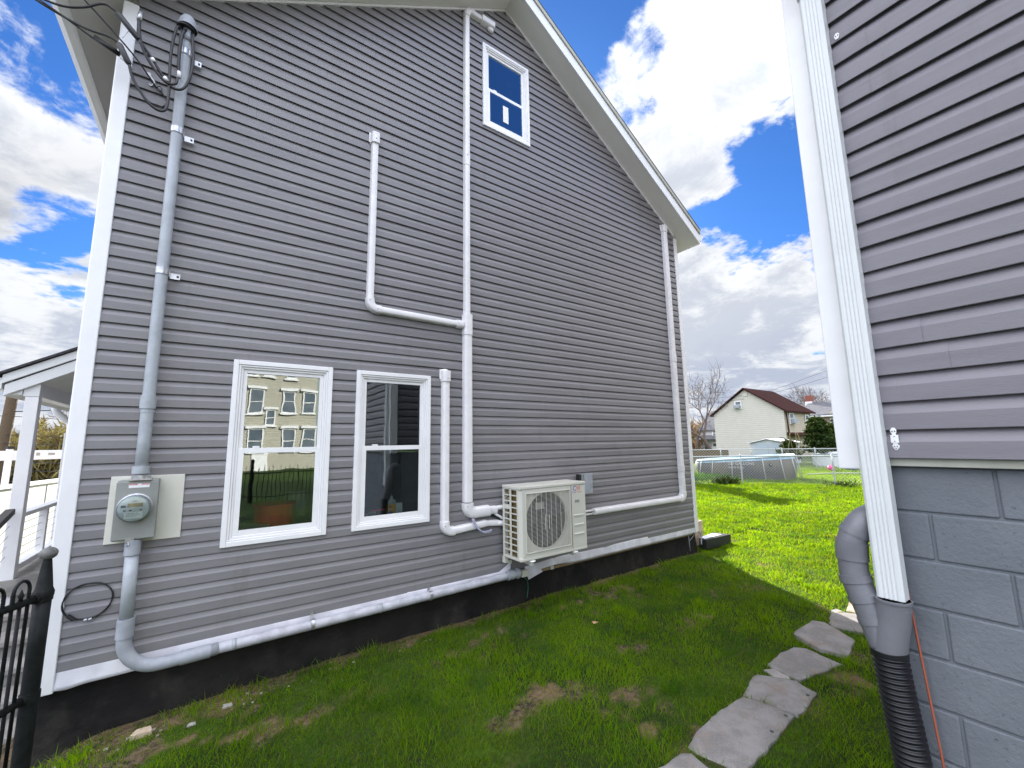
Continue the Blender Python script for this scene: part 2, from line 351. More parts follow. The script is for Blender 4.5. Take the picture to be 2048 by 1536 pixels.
# lap siding in a wall plane.  mp(u, n, z): n = distance in front of the wall
def siding(mb, mp, u0, u1, z0, z1, course, holes=(), zoff=0, ulim=None, depth=.013, joints=True, seed=1):
    depth *= 1.45
    rr = random.Random(seed)
    nc = int(math.ceil((z1-z0)/course))+1
    for k in range(nc):
        b = z0+zoff+k*course
        prof = [(b, depth-.003), (b, depth), (b+course*.02, depth+.0015), (b+course*.57, depth+.001), (b+course*.60, depth-.0005), (b+course*.66, depth-.004), (b+course*.97, .003), (b+course, .002)]
        cuts = {u0, u1}
        for h in holes:
            if h[2] < b+course and h[3] > b: cuts |= {h[0], h[1]}
        if joints:
            q = u0+rr.uniform(.3, 3.6)
            while q < u1: cuts.add(q); q += 3.66
            seams = set(cuts)
            q = u0+.2
            while q < u1: cuts.add(q); q += .42
        cs = sorted(c for c in cuts if u0 <= c <= u1)
        flip = 0; seams = seams if joints else cuts
        for i in range(len(cs)-1):
            a, c = cs[i], cs[i+1]; mid = (a+c)/2
            spans = [(max(b, z0), min(b+course, z1))]
            for h in holes:
                if h[0] < mid < h[1]:
                    ns = []
                    for (p, q) in spans:
                        if h[3] <= p or h[2] >= q: ns.append((p, q)); continue
                        if h[2] > p: ns.append((p, h[2]))
                        if h[3] < q: ns.append((h[3], q))
                    spans = ns
            if a in seams: flip += 1
            dn0 = .0022*(flip % 2)
            wob = (lambda u: dn0+.0022*mnoise.noise(Vector((u*1.5, b*4, seed)))+.0012*mnoise.noise(Vector((u*4, b*9, seed)))) if joints else (lambda u: dn0)
            for (p, q) in spans:
                if q-p < 1e-5: continue
                pr = []
                for (z, d), (z2, d2) in zip(prof, prof[1:]):
                    if z2 < p or z > q: continue
                    zs, ze = max(z, p), min(z2, q)
                    f = lambda t: d+(d2-d)*((t-z)/(z2-z) if z2 > z else (0 if t <= z else 1))
                    if z2 == z: pr += [(z, d), (z, d2)]
                    else: pr += [(zs, f(zs)), (ze, f(ze))]
                vs = []; fs = []
                for (z, d) in pr:
                    l, r_ = a, c
                    if ulim: ll, rr_ = ulim(z); l = max(a, ll); r_ = min(c, rr_)
                    if r_ < l: r_ = l
                    vs += [mp(l, d+wob(l), z), mp(r_, d+wob(r_), z)]
                for j in range(len(pr)-1):
                    if (Vector(vs[2*j])-Vector(vs[2*j+1])).length < 1e-5 and (Vector(vs[2*j+2])-Vector(vs[2*j+3])).length < 1e-5: continue
                    fs.append((2*j, 2*j+1, 2*j+3, 2*j+2))
                mb.add(vs, fs)
                if p <= b+1e-6:     # locking lip: a real groove behind the butt edge
                    for (z1_, d1_, z2_, d2_) in ((b, depth-.003, b+.018, depth-.003), (b+.018, depth-.003, b+.018, 0.0), (b, .002, b+.018, 0.0)):
                        lm = [ulim(z1_), ulim(z2_)] if ulim else [(a, c), (a, c)]
                        la, ra, lb, rb = max(a, lm[0][0]), min(c, lm[0][1]), max(a, lm[1][0]), min(c, lm[1][1])
                        if ra-la < .01 or rb-lb < .01 or b+.018 > z1: continue
                        mb.add([mp(la, d1_+wob(la), z1_), mp(ra, d1_+wob(ra), z1_), mp(rb, d2_+wob(rb), z2_), mp(lb, d2_+wob(lb), z2_)], [(0,1,2,3)])
# double hung window in a wall facing -Y at y = yw
def frame_ring(mb, x0, x1, z0, z1, wd, ya, yb):
    mb.box(x0, x0+wd, ya, yb, z0, z1); mb.box(x1-wd, x1, ya, yb, z0, z1)
    mb.box(x0+wd, x1-wd, ya, yb, z1-wd, z1); mb.box(x0+wd, x1-wd, ya, yb, z0, z0+wd)
def hung_window(parent, x0, x1, z0, z1, yw, zm, label):
    f = MB()
    frame_ring(f, x0, x1, z0, z1, .038, yw-.032, yw+.03)
    frame_ring(f, x0+.0385, x1-.0385, z0+.0385, z1-.0385, .016, yw-.024, yw+.03)
    frame_ring(f, x0+.055, x1-.055, z0+.055, z1-.055, .018, yw-.012, yw+.05)
    fo = f.build('window', M_white, parent, bevel=.004, label=label)
    s = MB(); a0, a1 = x0+.0735, x1-.0735; b0, b1 = z0+.0735, z1-.0735
    frame_ring(s, a0, a1, zm-.010, b1, .030, yw+.002, yw+.03); s.build('sash', M_white, fo, bevel=.003)
    s = MB(); frame_ring(s, a0, a1, b0, zm+.03, .042, yw-.006, yw-.0005); 
    s.box(a0+.1, a0+.15, yw-.006, yw+.02, zm+.03, zm+.045)
    s.build('sash', M_white, fo, bevel=.002)
    s = MB(); s.box(a0+.028, a1-.028, yw+.014, yw+.018, zm+.024, b1-.028); s.build('pane', M_glass, fo)
    s = MB(); s.box(a0+.034, a1-.034, yw-.005, yw-.002, b0+.034, zm-.004); s.build('pane', M_glass, fo)
    return fo

# ================================================================== GROUND
def fbm(x, y, s, o=0): return mnoise.noise(Vector((x*s+o, y*s-o, o*.7)))
def ground_z(x, y):
    z = -1.80
    t = min(max((-x-.45)/1.6, 0), 1); t = t*t*(3-2*t)
    z -= .75*t
    if x < 9 and -1 < y < 4.4:
        z += .022*fbm(x, y, 1.1, 3)+.010*fbm(x, y, 4, 9)
        e = min(max((y-3.75)/.35, 0), 1); z -= .03*e
    else: z += .03*fbm(x, y, .4, 5)
    if x < .4 and y > 3: z -= .05*min(max((.4-x)/1.0, 0), 1)
    return z
bare = [(3.80,3.72,.50,.28),(2.05,3.42,.42,.24),(.57,3.38,.36,.14),(1.95,2.52,.42,.15),(2.35,2.2,.34,.15),(2.48,1.88,.25,.17),(2.40,1.62,.22,.12),(4.06,2.64,.28,.12),(4.8,2.9,.30,.12),(3.16,2.66,.18,.09),
        (3.95,1.36,.20,.14),(-.1,3.95,.55,.24),(6.0,3.55,.55,.18),(7.6,4.4,.75,.38),(-.5,3.7,.5,.4),(1.1,4.02,.5,.10),(2.8,4.04,.6,.1),(4.5,4.06,.7,.1),(4.6,1.35,.3,.12)]
def bareness(x, y):
    b = 0
    for (cx_, cy_, rx, ry) in bare:
        d = ((x-cx_)/rx)**2+((y-cy_)/ry)**2
        if d < 3: b = max(b, (.42-d*.46+.8*fbm(x, y, 5, 2)+1.1*fbm(x, y, 14, 4))*(.5 if x > 5 else 1))
    if y > 3.93 and x < 6.6: b = max(b, (y-3.97)*5+.6*fbm(x, y, 6, 1))
    b = max(b, (fbm(x, y, 1.9, 11)-.24)*.8+.45*fbm(x, y, 9, 4))
    return min(max(b, 0), 1)
def axis_coords():
    c = list(np.arange(-3, 9.01, .09))
    s = .12; v = 9.01
    while v < 900: v += s; c.append(v); s *= 1.12
    s = .12; v = -3
    while v > -900: v -= s; c.insert(0, v); s *= 1.12
    return c
def axis_y():
    c = list(np.arange(-1, 5.01, .09))
    s = .12; v = 5.01
    while v < 900: v += s; c.append(v); s *= 1.12
    s = .12; v = -1
    while v > -900: v -= s; c.insert(0, v); s *= 1.12
    return c
gx, gy = axis_coords(), axis_y()
m = bpy.data.materials.new('lawn soil and thatch'); m.use_nodes = True; t_ = m.node_tree; g = NG(t_); pb = t_.nodes['Principled BSDF']
geo = g.n('ShaderNodeNewGeometry'); pos = geo.outputs['Position']
at = g.n('ShaderNodeAttribute', attribute_name='bare')
green = g.mix(g.ramp(g.noise(pos, 1.3, 5, .6), .35, .65), (.020,.045,.006,1), (.06,.11,.008,1))
green = g.mix(g.ramp(g.noise(pos, 34, 5, .7), .4, .6), g.mix(.55, green, (.02,.022,.01,1)), green)
d1 = g.mix(g.ramp(g.noise(pos, 26, 7, .7), .40, .62), (.030,.024,.018,1), (.15,.115,.070,1))
dirt = g.mix(g.ramp(g.noise(pos, 3, 4, .6), .4, .6), d1, g.mix(.5, d1, (.24,.16,.09,1)))
# drive and street down by the front of the house are asphalt
sx = g.n('ShaderNodeSeparateXYZ', ins={0: pos})
cc = g.mix(g.ramp(at.outputs['Fac'], .10, .5), green, dirt)
cc = g.mix(g.ramp(sx.outputs[0], -3.0, -2.6, 1, 0), cc, (.075,.075,.075,1))
g.put(pb.inputs['Base Color'], cc); pb.inputs['Roughness'].default_value = .95; pb.inputs['Specular IOR Level'].default_value = .15
bn = g.n('ShaderNodeBump', ins={'Height': g.noise(pos, 38, 7, .7), 'Strength': .9, 'Distance': .02}); g.put(pb.inputs['Normal'], bn.outputs[0])
mb = MB()
nx, ny = len(gx), len(gy)
mb.v = [(x, y, ground_z(x, y)) for y in gy for x in gx]
mb.f = [(j*nx+i, j*nx+i+1, (j+1)*nx+i+1, (j+1)*nx+i) for j in range(ny-1) for i in range(nx-1)]; mb.m = [0]*len(mb.f)
gr = mb.build('ground', m, smooth='all'); tag(gr, kind='structure')
a_ = gr.data.attributes.new('bare', 'FLOAT', 'POINT')
a_.data.foreach_set('value', [bareness(v[0], v[1]) if -3 < v[0] < 20 and -1 < v[1] < 9 else 0.0 for v in mb.v])

# ================================================================== LEFT HOUSE (the grey gable wall)
YW = 4.10; AP = (2.86, 5.955); SL = .632; XL, XR = -.765, 6.47
house = thing('grey_house', (2.86, 8, -1.9), 'grey vinyl sided gable house with white trim and three windows facing the lawn', 'house')
wins = [(.062,.830,-.770,.722), (1.046,1.806,-.774,.718), (2.484,3.230,4.004,5.198)]
holes = [(a+.05, b-.05, c+.05, d-.05) for a,b,c,d in wins]
sb = MB()
def lim(z):
    h = (AP[1]-z)/SL
    return max(XL, AP[0]-h), min(XR, AP[0]+h)
siding(sb, lambda u, n, z: (u, YW-n, z), XL, XR, -1.415, AP[1]-.01, .1016, [(a+.02,b-.02,c+.02,d-.02) for a,b,c,d in wins], ulim=lim, seed=5)
sb.build('wall_siding', M_sid, house)
# wall core with window openings, other walls, floor and ceiling of the room behind
wb = MB(); T = .14
xs = sorted({-.80, 6.52}|{h[0] for h in holes}|{h[1] for h in holes})
for a, c in zip(xs, xs[1:]):
    mid = (a+c)/2; zs = [(-1.44, 3.6)]
    hs = [h for h in holes if h[0] < mid < h[1]]
    segs = []; z = -1.44
    for h in sorted(hs, key=lambda h: h[2]): segs.append((z, h[2])); z = h[3]
    top = 5.4 if hs and hs[0][2] > 2 else 3.58
    segs.append((z, top))
    for p, q in segs:
        if q > p: wb.box(a, c, YW+.004, YW+T, p, q)
# gable top core pieces either side of upper window
hx0, hx1 = holes[2][0], holes[2][1]
zt = lambda x: AP[1]-.02-SL*abs(x-AP[0])
for xa, xb in ((-.8, hx0), (hx1, 6.5)):
    pts = [(xa, YW+.006, 3.57), (xb, YW+.006, 3.57), (xb, YW+.006, zt(xb)), (xa, YW+.006, zt(xa))]
    wb.prism(pts, (0, T-.01, 0))
wb.prism([(hx0, YW+.006, 5.39), (hx1, YW+.006, 5.39), (hx1, YW+.006, zt(hx1)), (AP[0], YW+.006, zt(AP[0])), (hx0, YW+.006, zt(hx0))], (0, T-.01, 0))
wb.box(-.80, -.66, YW+T, 12.4, -1.44, 3.58); wb.box(6.38, 6.52, YW+T, 12.4, -1.44, 3.58)
wb.prism([(-.8,12.4,-1.44),(6.52,12.4,-1.44),(6.52,12.4,3.6),(2.86,12.4,5.9),(-.8,12.4,3.6)], (0,.14,0))
wb.box(-.66, 6.38, YW+T, 12.4, -1.44, -1.34); wb.box(-.66, 6.38, YW+T, 12.4, 1.15, 1.25)
wb.box(-.66, 6.38, YW+T, 12.4, 2.55, 2.65); wb.box(-.66, 6.38, 8.0, 8.1, -1.34, 1.15)
wb.build('inner_wall', M_room, house)
# side skins of the house
sk = MB(); siding(sk, lambda u, n, z: (-.80-n, u, z), 4.12, 12.5, -1.415, 3.55, .1016, joints=False)
sk.build('side_siding', M_sid, house)
sk = MB(); siding(sk, lambda u, n, z: (6.52+n, u, z), 4.12, 12.5, -1.415, 3.55, .1016, joints=False)
sk.build('side_siding', M_sid, house)
cb = MB()
cb.box(-.848, -.757, YW-.031, YW+.09, -1.535, 3.55); cb.box(-.852, -.822, YW-.027, YW+.10, -1.54, 3.55)
cb.build('corner_board', M_white, house, bevel=.006)
cb = MB(); cb.box(6.462, 6.553, YW-.031, YW+.09, -1.49, 3.60); cb.build('corner_board', M_white, house, bevel=.006)
# foundation
fb = MB(); nxf = 90
for i in range(nxf):
    pass
vs = []; fs = []
rows = [(-1.50, 4.150), (-1.56, 4.150), (-1.68, 4.142), (-1.84, 4.128), (-2.0, 4.11), (-2.6, 4.08)]
for i in range(nxf+1):
    x = -.86+(6.56+.86)*i/nxf
    for (z, y) in rows: vs.append((x, y+.012*fbm(x, z, 3, 2)+.006*fbm(x, z, 11, 6), z))
nr = len(rows)
for i in range(nxf):
    for j in range(nr-1): fs.append((i*nr+j, (i+1)*nr+j, (i+1)*nr+j+1, i*nr+j+1))
fb.add(vs, fs); fb.box(-.86, -.7, 4.16, 12.4, -2.7, -1.45); fb.box(6.4, 6.56, 4.16, 12.4, -2.3, -1.45)
fb.build('foundation', M_found, house, smooth='all')
sl_ = MB(); sl_.box(.2, 6.45, 4.118, 4.16, -1.535, -1.502); sl_.box(-.75, .2, 4.126, 4.16, -1.52, -1.502); sl_.build('sill_board', M_sill, house, bevel=.003)
# crinkled flashing strip under the siding, torn by the conduit end
def flash(x0, x1, ztop, zbot, name='flashing', amp=.006, curl=0):
    vs = []; fs = []; n = max(int((x1-x0)/.03), 6); mrow = 5
    for i in range(n+1):
        x = x0+(x1-x0)*i/n
        for j in range(mrow+1):
            t = j/mrow; z = ztop(x)*(1-t)+zbot(x)*t
            y = YW-.019-.012*t+amp*fbm(x*1.0, z*3, 4, 3)*1.3*t+amp*.3*fbm(x, z*2, 12, 8)*t
            vs.append((x, y, z))
    for i in range(n):
        for j in range(mrow): k = i*(mrow+1)+j; fs.append((k, k+mrow+1, k+mrow+2, k+1))
    b = MB(); b.add(vs, fs); o = b.build(name, M_flash, house, smooth='all')
    md = o.modifiers.new('s', 'SOLIDIFY'); md.thickness = .0015
flash(-.757, 2.80, lambda x: -1.405, lambda x: -1.515-.012*math.exp(-((x+.70)/.05)**2)+.006*fbm(x, 0, 2.3, 4))
flash(3.42, 6.462, lambda x: -1.385, lambda x: -1.50+.03*max(0, (3.75-x)/.35)+.004*fbm(x, 0, 2.3, 4))
fl = MB()
fl.add([(2.62,4.08,-1.43),(2.80,4.07,-1.33),(2.79,4.06,-1.40),(2.66,4.07,-1.46)], [(0,1,2,3)])
fl.add([(2.98,4.05,-1.41),(3.42,4.07,-1.39),(3.46,4.04,-1.46),(3.20,4.03,-1.47),(2.99,4.02,-1.49),(3.01,4.02,-1.55),(3.22,4.02,-1.50)], [(0,1,3,4),(1,2,3),(4,3,6,5)])
fo_ = fl.build('torn_flashing', M_flash, house); md = fo_.modifiers.new('s','SOLIDIFY'); md.thickness = .002
# roof: two slabs, soffit, fascia, shingle edge, gutter ends
YO = 3.775; EXL, EXR = -1.17, 6.79
def roofline(x): return AP[1]+.02-SL*abs(x-AP[0])
for side, ex in (('l', EXL), ('r', EXR)):
    s_ = MB(); a = (AP[0], YO+.02, AP[1]-.004); e = (ex, YO+.02, AP[1]-.004-SL*abs(ex-AP[0]))
    s_.prism([a, (AP[0], YO+.02, AP[1]+.05), (ex, YO+.02, e[2]+.054), e], (0, 9.0, 0))
    s_.build('soffit', M_soff, house)
    sg = 1 if ex > AP[0] else -1
    f_ = MB(); f_.prism([(AP[0], YO-.004, AP[1]-.012), (AP[0], YO-.004, AP[1]+.165), (ex+sg*.01, YO-.004, e[2]+.165), (ex+sg*.01, YO-.004, e[2]-.012)], (0, .024, 0))
    f_.build('fascia', M_trim, house, bevel=.003)
    f_ = MB(); f_.prism([(AP[0], YO-.022, AP[1]+.168), (AP[0], YO-.022, AP[1]+.235), (ex+sg*.02, YO-.022, e[2]+.235), (ex+sg*.02, YO-.022, e[2]+.168)], (0, .04, 0))
    f_.build('rake_trim', M_creamtrim, house, bevel=.003)
    f_ = MB(); f_.prism([(AP[0], YO-.024, AP[1]+.238), (AP[0], YO-.024, AP[1]+.250), (ex+sg*.03, YO-.024, e[2]+.250), (ex+sg*.03, YO-.024, e[2]+.238)], (0, 9.1, 0))
    f_.build('roof', M_shingle, house)
    f_ = MB(); f_.box(min(ex, ex+sg*.02), max(ex, ex+sg*.02), YO+.02, 12.7, e[2]-.01, e[2]+.16); f_.build('eave_fascia', M_trim, house)
    f_ = MB(); gz = e[2]+.12
    gg = [(ex+sg*.022, YO+.02, gz+.07), (ex+sg*.022, YO+.02, gz-.05), (ex+sg*.10, YO+.02, gz-.05), (ex+sg*.16, YO+.02, gz+.02), (ex+sg*.16, YO+.02, gz+.07)]
    f_.prism(gg, (0, 9.0, 0)); f_.build('gutter', M_trim, house, bevel=.003)
# thin frieze line where the soffit meets the siding
f_ = MB()
for sg in (-1, 1):
    ex = XL+.0 if sg < 0 else XR
    f_.prism([(AP[0], YW-.03, AP[1]-.008), (ex, YW-.03, AP[1]-.008-SL*abs(ex-AP[0])), (ex, YW-.03, AP[1]-.038-SL*abs(ex-AP[0])), (AP[0], YW-.03, AP[1]-.038)], (0, .025, 0))
f_.build('frieze_trim', M_white, house)
hung_window(house, *wins[0], YW-.008, -.035, 'large lower window mirroring a beige building')
hung_window(house, *wins[1], YW-.008, -.035, 'lower window beside the short white line cover')
hung_window(house, *wins[2], YW-.008, 4.56, 'small gable window mirroring blue sky')
p_ = MB(); p_.box(2.80, 2.885, YW-.0175, YW-.0165, 4.20, 4.44); pl = p_.build('paper_note', M_paper, house)

# ---------------- things behind the lower windows
tb = thing('workbench', (.8, 4.6, -1.34), 'dark workbench under the two lower windows inside the grey house', 'workbench')
b = MB(); b.box(-.2, 2.3, 4.26, 5.1, -.76, -.72); b.build('bench_top', M_floor2, tb)
for x in (-.15, 2.22):
    for y in (4.3, 5.02): b = MB(); b.box(x, x+.06, y, y+.06, -1.34, -.76); b.build('leg', M_floor2, tb)
b = MB(); b.lathe((.475, 4.62, -.715), (0,0,1), [(0,.168),(.006,.173),(.17,.177),(.180,.185),(.19,.183),(.188,.172),(.03,.165),(.02,.0)], 28)
o = b.build('red_tub', M_tub, smooth=True); tag(o, 'round red plastic tub behind the large lower window', 'tub')
b = MB(); b.lathe((.27, 4.42, -.715), (0,0,1), [(0,.13),(.03,.16),(.034,.158),(.01,.12),(.008,.0)], 24)
o = b.build('pale_lid', M_clear, smooth=True); tag(o, 'pale upturned lid in front of the red tub inside the window', 'lid')
o = thing('adhesive_bottle', (1.50, 4.33, -.72), 'yellow labelled caulk bottle standing inside the second lower window', 'bottle')
b = MB(); b.box(1.462, 1.545, 4.31, 4.36, -.715, -.60); b.build('label_wrap', M_yellow, o, bevel=.008)
b = MB(); b.box(1.464, 1.543, 4.312, 4.358, -.60, -.565); b.lathe((1.503,4.335,-.565),(0,0,1),[(0,.03),(.015,.02),(.016,.014),(.045,.014)],12); b.build('bottle_body', M_clear, o, bevel=.008)
b = MB(); b.prism([(1.468,4.3085,-.635),(1.50,4.3085,-.635),(1.478,4.3085,-.60)], (0,.001,0)); b.build('logo_mark', M_orange, o)
text('label_text', 'PRO', .022, (1.464,4.308,-.655), (1,0,0), (0,0,1), M_paper, o)
b = MB(); b.box(1.464,1.51,4.308,4.3095,-.712,-.67); b.build('label_patch', M_blue, o)
o = thing('tool_box', (1.25, 4.36, -.72), 'black carton with white lettering inside the second lower window', 'box')
b = MB(); b.box(1.10, 1.44, 4.33, 4.50, -.715, -.63); b.build('carton', M_dark, o, bevel=.004)
b = MB(); b.box(1.30, 1.44, 4.328, 4.3295, -.655, -.64); b.build('red_band', M_red, o)
text('print', 'DEMO HAMMER', .03, (1.13,4.327,-.682), (1,0,0), (0,0,1), M_paper, o)
text('print', 'MARTILLO', .03, (1.13,4.327,-.71), (1,0,0), (0,0,1), M_paper, o)
b = MB(); b.box(1.56, 1.63, 4.36, 4.362, -.70, -.60); o = b.build('paper_card', M_paper); tag(o, 'small white card right of the yellow bottle behind the window', 'card')
b = MB(); b.box(.10, .26, 4.62, 4.76, -.715, -.64); o = b.build('small_carton', [M_dark]); tag(o, 'small dark carton left of the red tub inside the window', 'box')
b = MB(); b.box(.62,.80,4.9,5.05,-.715,-.47); o = b.build('storage_bin', M_conc, bevel=.01); tag(o, 'grey storage bin right of the red tub inside the window', 'bin')

# ================================================================== LINE SET COVERS
def duct_piece(p0, p1, wd, dp, m=M_cover):
    # rounded half oval duct between two points lying against the wall
    p0, p1 = Vector(p0), Vector(p1); d = (p1-p0).normalized(); s = d.cross(Vector((0,-1,0))).normalized()
    prof = []
    for i in range(13):
        a = math.pi*i/12; c, sn = math.cos(a), math.sin(a)
        prof.append((math.copysign(abs(c)**.45, c)*wd/2, abs(sn)**.55*dp))
    vs = []; n = len(prof)
    kk = max(int((p1-p0).length/.2), 1)
    for t_ in range(kk+1):
        for u, h in prof: vs.append(p0.lerp(p1, t_/kk)+s*u+Vector((0,-h,0)))
    fs = [tuple(range(n)), tuple(range((kk+1)*n-1, kk*n-1, -1))]
    for t_ in range(kk):
        o_ = t_*n; fs += [(o_+i, o_+i+1, o_+n+i+1, o_+n+i) for i in range(n-1)]+[(o_+n-1, o_, o_+n, o_+2*n-1)]
    b = MB(); b.add(vs, fs); return b
def duct(parent, name, p0, p1, wd=.082, dp=.065): return duct_piece(p0, p1, wd, dp).build(name, M_cover, parent, smooth=True)
def elbow(parent, c, d1, d2, wd=.096, dp=.072, rad=.075):
    # quarter bend joining direction d1 (coming in) to d2 (going out), centred on corner point c
    c, d1, d2 = Vector(c), Vector(d1), Vector(d2)
    prof = []
    for i in range(13):
        a = math.pi*i/12; cc_, sn = math.cos(a), math.sin(a)
        prof.append((math.copysign(abs(cc_)**.45, cc_)*wd/2, abs(sn)**.55*dp))
    o_ = c - d1*rad + d2*rad; vs = []; st = 8; rows_ = []
    rows_.append((c-d1*(rad+.03), d2, None))
    for k in range(st+1):
        a = math.pi/2*k/st; q = o_ - d2*rad*math.cos(a) + d1*rad*math.sin(a)
        rad_dir = (q-o_).normalized(); rows_.append((q, -rad_dir, None))
    rows_.append((c+d2*(rad+.03), -d1, None))
    for q, s, _ in rows_:
        for u, h in prof: vs.append(q+s*u+Vector((0,-h,0)))
    n = len(prof); fs = []
    for k in range(len(rows_)-1):
        for i in range(n-1): fs.append((k*n+i, k*n+i+1, (k+1)*n+i+1, (k+1)*n+i))
        fs.append((k*n+n-1, k*n, (k+1)*n, (k+1)*n+n-1))
    fs += [tuple(range(n)), tuple((len(rows_)-1)*n+i for i in range(n))[::-1]]
    b = MB(); b.add(vs, fs); return b.build('elbow', M_cover, parent, smooth=True)
YD = YW-.020
UPV, DN, RT, LF = (0,0,1), (0,0,-1), (1,0,0), (-1,0,0)
def coupler(parent, p0, p1, wd=.094, dp=.072, name='coupler'): return duct(parent, name, p0, p1, wd, dp)
def screw(parent, x, z, dp=.07):
    b = MB(); b.lathe((x, YD-dp-.003, z), (0,1,0), [(0,.004),(.006,.004)], 8); return b.build('screw', M_dark, parent)
def inlet(parent, x, z, wd=.10):
    b = duct_piece((x, YD, z-.085), (x, YD, z+.03), wd, .078); b.build('inlet_cap', M_cover, parent, smooth=True)
    b = MB(); b.sphere((x+.0, YD, z+.03), wd/2, 16, 8, (1,.9,.55)); b.build('cap_top', M_cover, parent, smooth='all')
    b = MB(); b.box(x-wd/2-.012, x+wd/2-.01, YD-.004, YD, z-.06, z+.05); b.build('wall_flange', M_cover, parent, bevel=.003)
c1 = thing('line_set_cover', (1.14, YD, 1.3), 'white line cover dropping mid wall and turning right into the tall one', 'pipe cover', 'white line set covers on the grey wall')
inlet(c1, 1.142, 3.215, .088)
duct(c1, 'duct', (1.142, YD, 3.14), (1.142, YD, 1.44), .07, .06)
elbow(c1, (1.142, YD, 1.345), DN, RT, .084, .07)
duct(c1, 'duct', (1.24, YD, 1.345), (2.12, YD, 1.335), .07, .06); coupler(c1, (2.10, YD, 1.335), (2.18, YD, 1.334), .086)
screw(c1, 1.13, 1.42); screw(c1, 1.21, 1.34); screw(c1, 1.14, 3.17, .08)
c2 = thing('line_set_cover', (2.235, YD, -.7), 'tall white line cover from under the gable soffit down to the condenser', 'pipe cover', 'white line set covers on the grey wall')
duct(c2, 'duct', (2.235, YD, 5.42), (2.235, YD, 1.44), .072, .062)
elbow(c2, (2.235, YD, 5.50), UPV, RT, .084, .07)
duct(c2, 'duct', (2.33, YD, 5.50), (2.50, YD, 5.50), .072, .062)
b = duct_piece((2.45, YD, 5.50), (2.64, YD, 5.50), .10, .08); b.build('inlet_cap', M_cover, c2, smooth=True)
b = MB(); b.sphere((2.60, YD-.02, 5.45), .055, 14, 8, (.9,.6,.7)); b.build('cap_top', M_cover, c2, smooth='all')
coupler(c2, (2.235, YD, 3.32), (2.235, YD, 3.46), .078, .066)
coupler(c2, (2.240, YD, 1.22), (2.240, YD, 1.46), .112, .076, 'tee')
duct(c2, 'duct', (2.240, YD, 1.26), (2.240, YD, -.62), .104, .07)
elbow(c2, (2.240, YD, -.735), DN, RT, .12, .08)
coupler(c2, (2.31, YD, -.735), (2.50, YD, -.735), .118, .08)
duct(c2, 'duct', (2.49, YD, -.735), (2.60, YD, -.735), .085, .062)
screw(c2, 2.21, -.66, .08); screw(c2, 2.225, 3.44)
c3 = thing('line_set_cover', (1.975, YD, -.9), 'short white line cover right of the second lower window, bending to the condenser', 'pipe cover', 'white line set covers on the grey wall')
inlet(c3, 1.972, .755, .098)
duct(c3, 'duct', (1.972, YD, .68), (1.972, YD, -.80), .083, .065)
elbow(c3, (1.972, YD, -.895), DN, RT, .094, .074)
duct(c3, 'duct', (2.07, YD, -.895), (2.46, YD, -.865), .078, .065); duct(c3, 'duct', (2.45, YD, -.866), (2.63, YD, -.880), .066, .055)
screw(c3, 1.955, -.83, .08); screw(c3, 1.972, .70, .085)
c4 = thing('line_set_cover', (6.17, YD, -.9), 'white line cover near the far corner, running down and left to the condenser', 'pipe cover', 'white line set covers on the grey wall')
inlet(c4, 6.16, 3.70, .115)
duct(c4, 'duct', (6.16, YD, 3.62), (6.16, YD, -.82), .10, .07)
elbow(c4, (6.16, YD, -.92), DN, LF, .11, .076)
duct(c4, 'duct', (6.06, YD, -.92), (4.13, YD, -.92), .082, .068)
coupler(c4, (6.16, YD, 1.3), (6.16, YD, 1.42), .11, .076); coupler(c4, (6.16, YD, -.5), (6.16, YD, -.40), .11, .076)
b = MB(); b.tube([(4.14, YD-.03, -.90), (3.6, YD-.03, -.90)], .016, 8); b.tube([(4.14, YD-.03, -.94), (3.6, YD-.03, -.945)], .014, 8); b.build('refrigerant_pipe', M_cover, c4, smooth='all')
# insulated tubes, black whip and drain hose between covers and condenser
ls = thing('refrigerant_lines', (2.6, 4.05, -.8), 'wrapped refrigerant lines and black whip entering the condenser back', 'pipe')
b = MB(); b.tube(smooth_path([(2.58,4.05,-.72),(2.66,4.04,-.715),(2.74,4.03,-.72)]), .026, 10); b.tube(smooth_path([(2.58,4.05,-.775),(2.62,4.04,-.80),(2.68,4.03,-.84)]), .014, 8); b.tube(smooth_path([(2.62,4.04,-.88),(2.70,4.03,-.895)]), .03, 8); b.build('wrapped_tube', M_cover, ls, smooth='all')
b = MB(); b.tube(smooth_path([(2.57,4.06,-.79),(2.62,4.05,-.83),(2.67,4.04,-.92),(2.72,4.03,-.98)]), .012, 8); b.tube(smooth_path([(2.55,4.07,-.80),(2.61,4.06,-.81),(2.70,4.03,-.86)]), .010, 8); b.build('black_whip', M_black, ls, smooth='all')
b = MB()
for k in range(3): b.tube(smooth_path([(2.26+.01*k,3.995,-.79),(2.29+.01*k,3.985,-.86),(2.36+.008*k,3.975,-.925-.006*k),(2.45,3.98,-.935-.008*k),(2.50,3.99,-.925-.008*k)]), .006, 6)
o = b.build('drain_hose', mat('clear violet hose', (.38,.38,.50), .3), smooth='all'); tag(o, 'looped translucent drain hoses hanging from the tall line cover elbow', 'hose')

# ================================================================== CONDENSER
ac = thing('air_conditioner', (3.12, 3.8, -1.25), 'beige outdoor condenser with round fan grille mounted low on the grey wall', 'air conditioner')
ax0, ax1, ay0, ay1, az0, az1 = 2.645, 3.60, 3.655, 3.985, -1.225, -.462
b = MB(); b.box(ax0-.006, ax1+.006, ay0-.006, ay1+.004, az1-.035, az1); b.build('top_cover', M_ac, ac, bevel=.008)
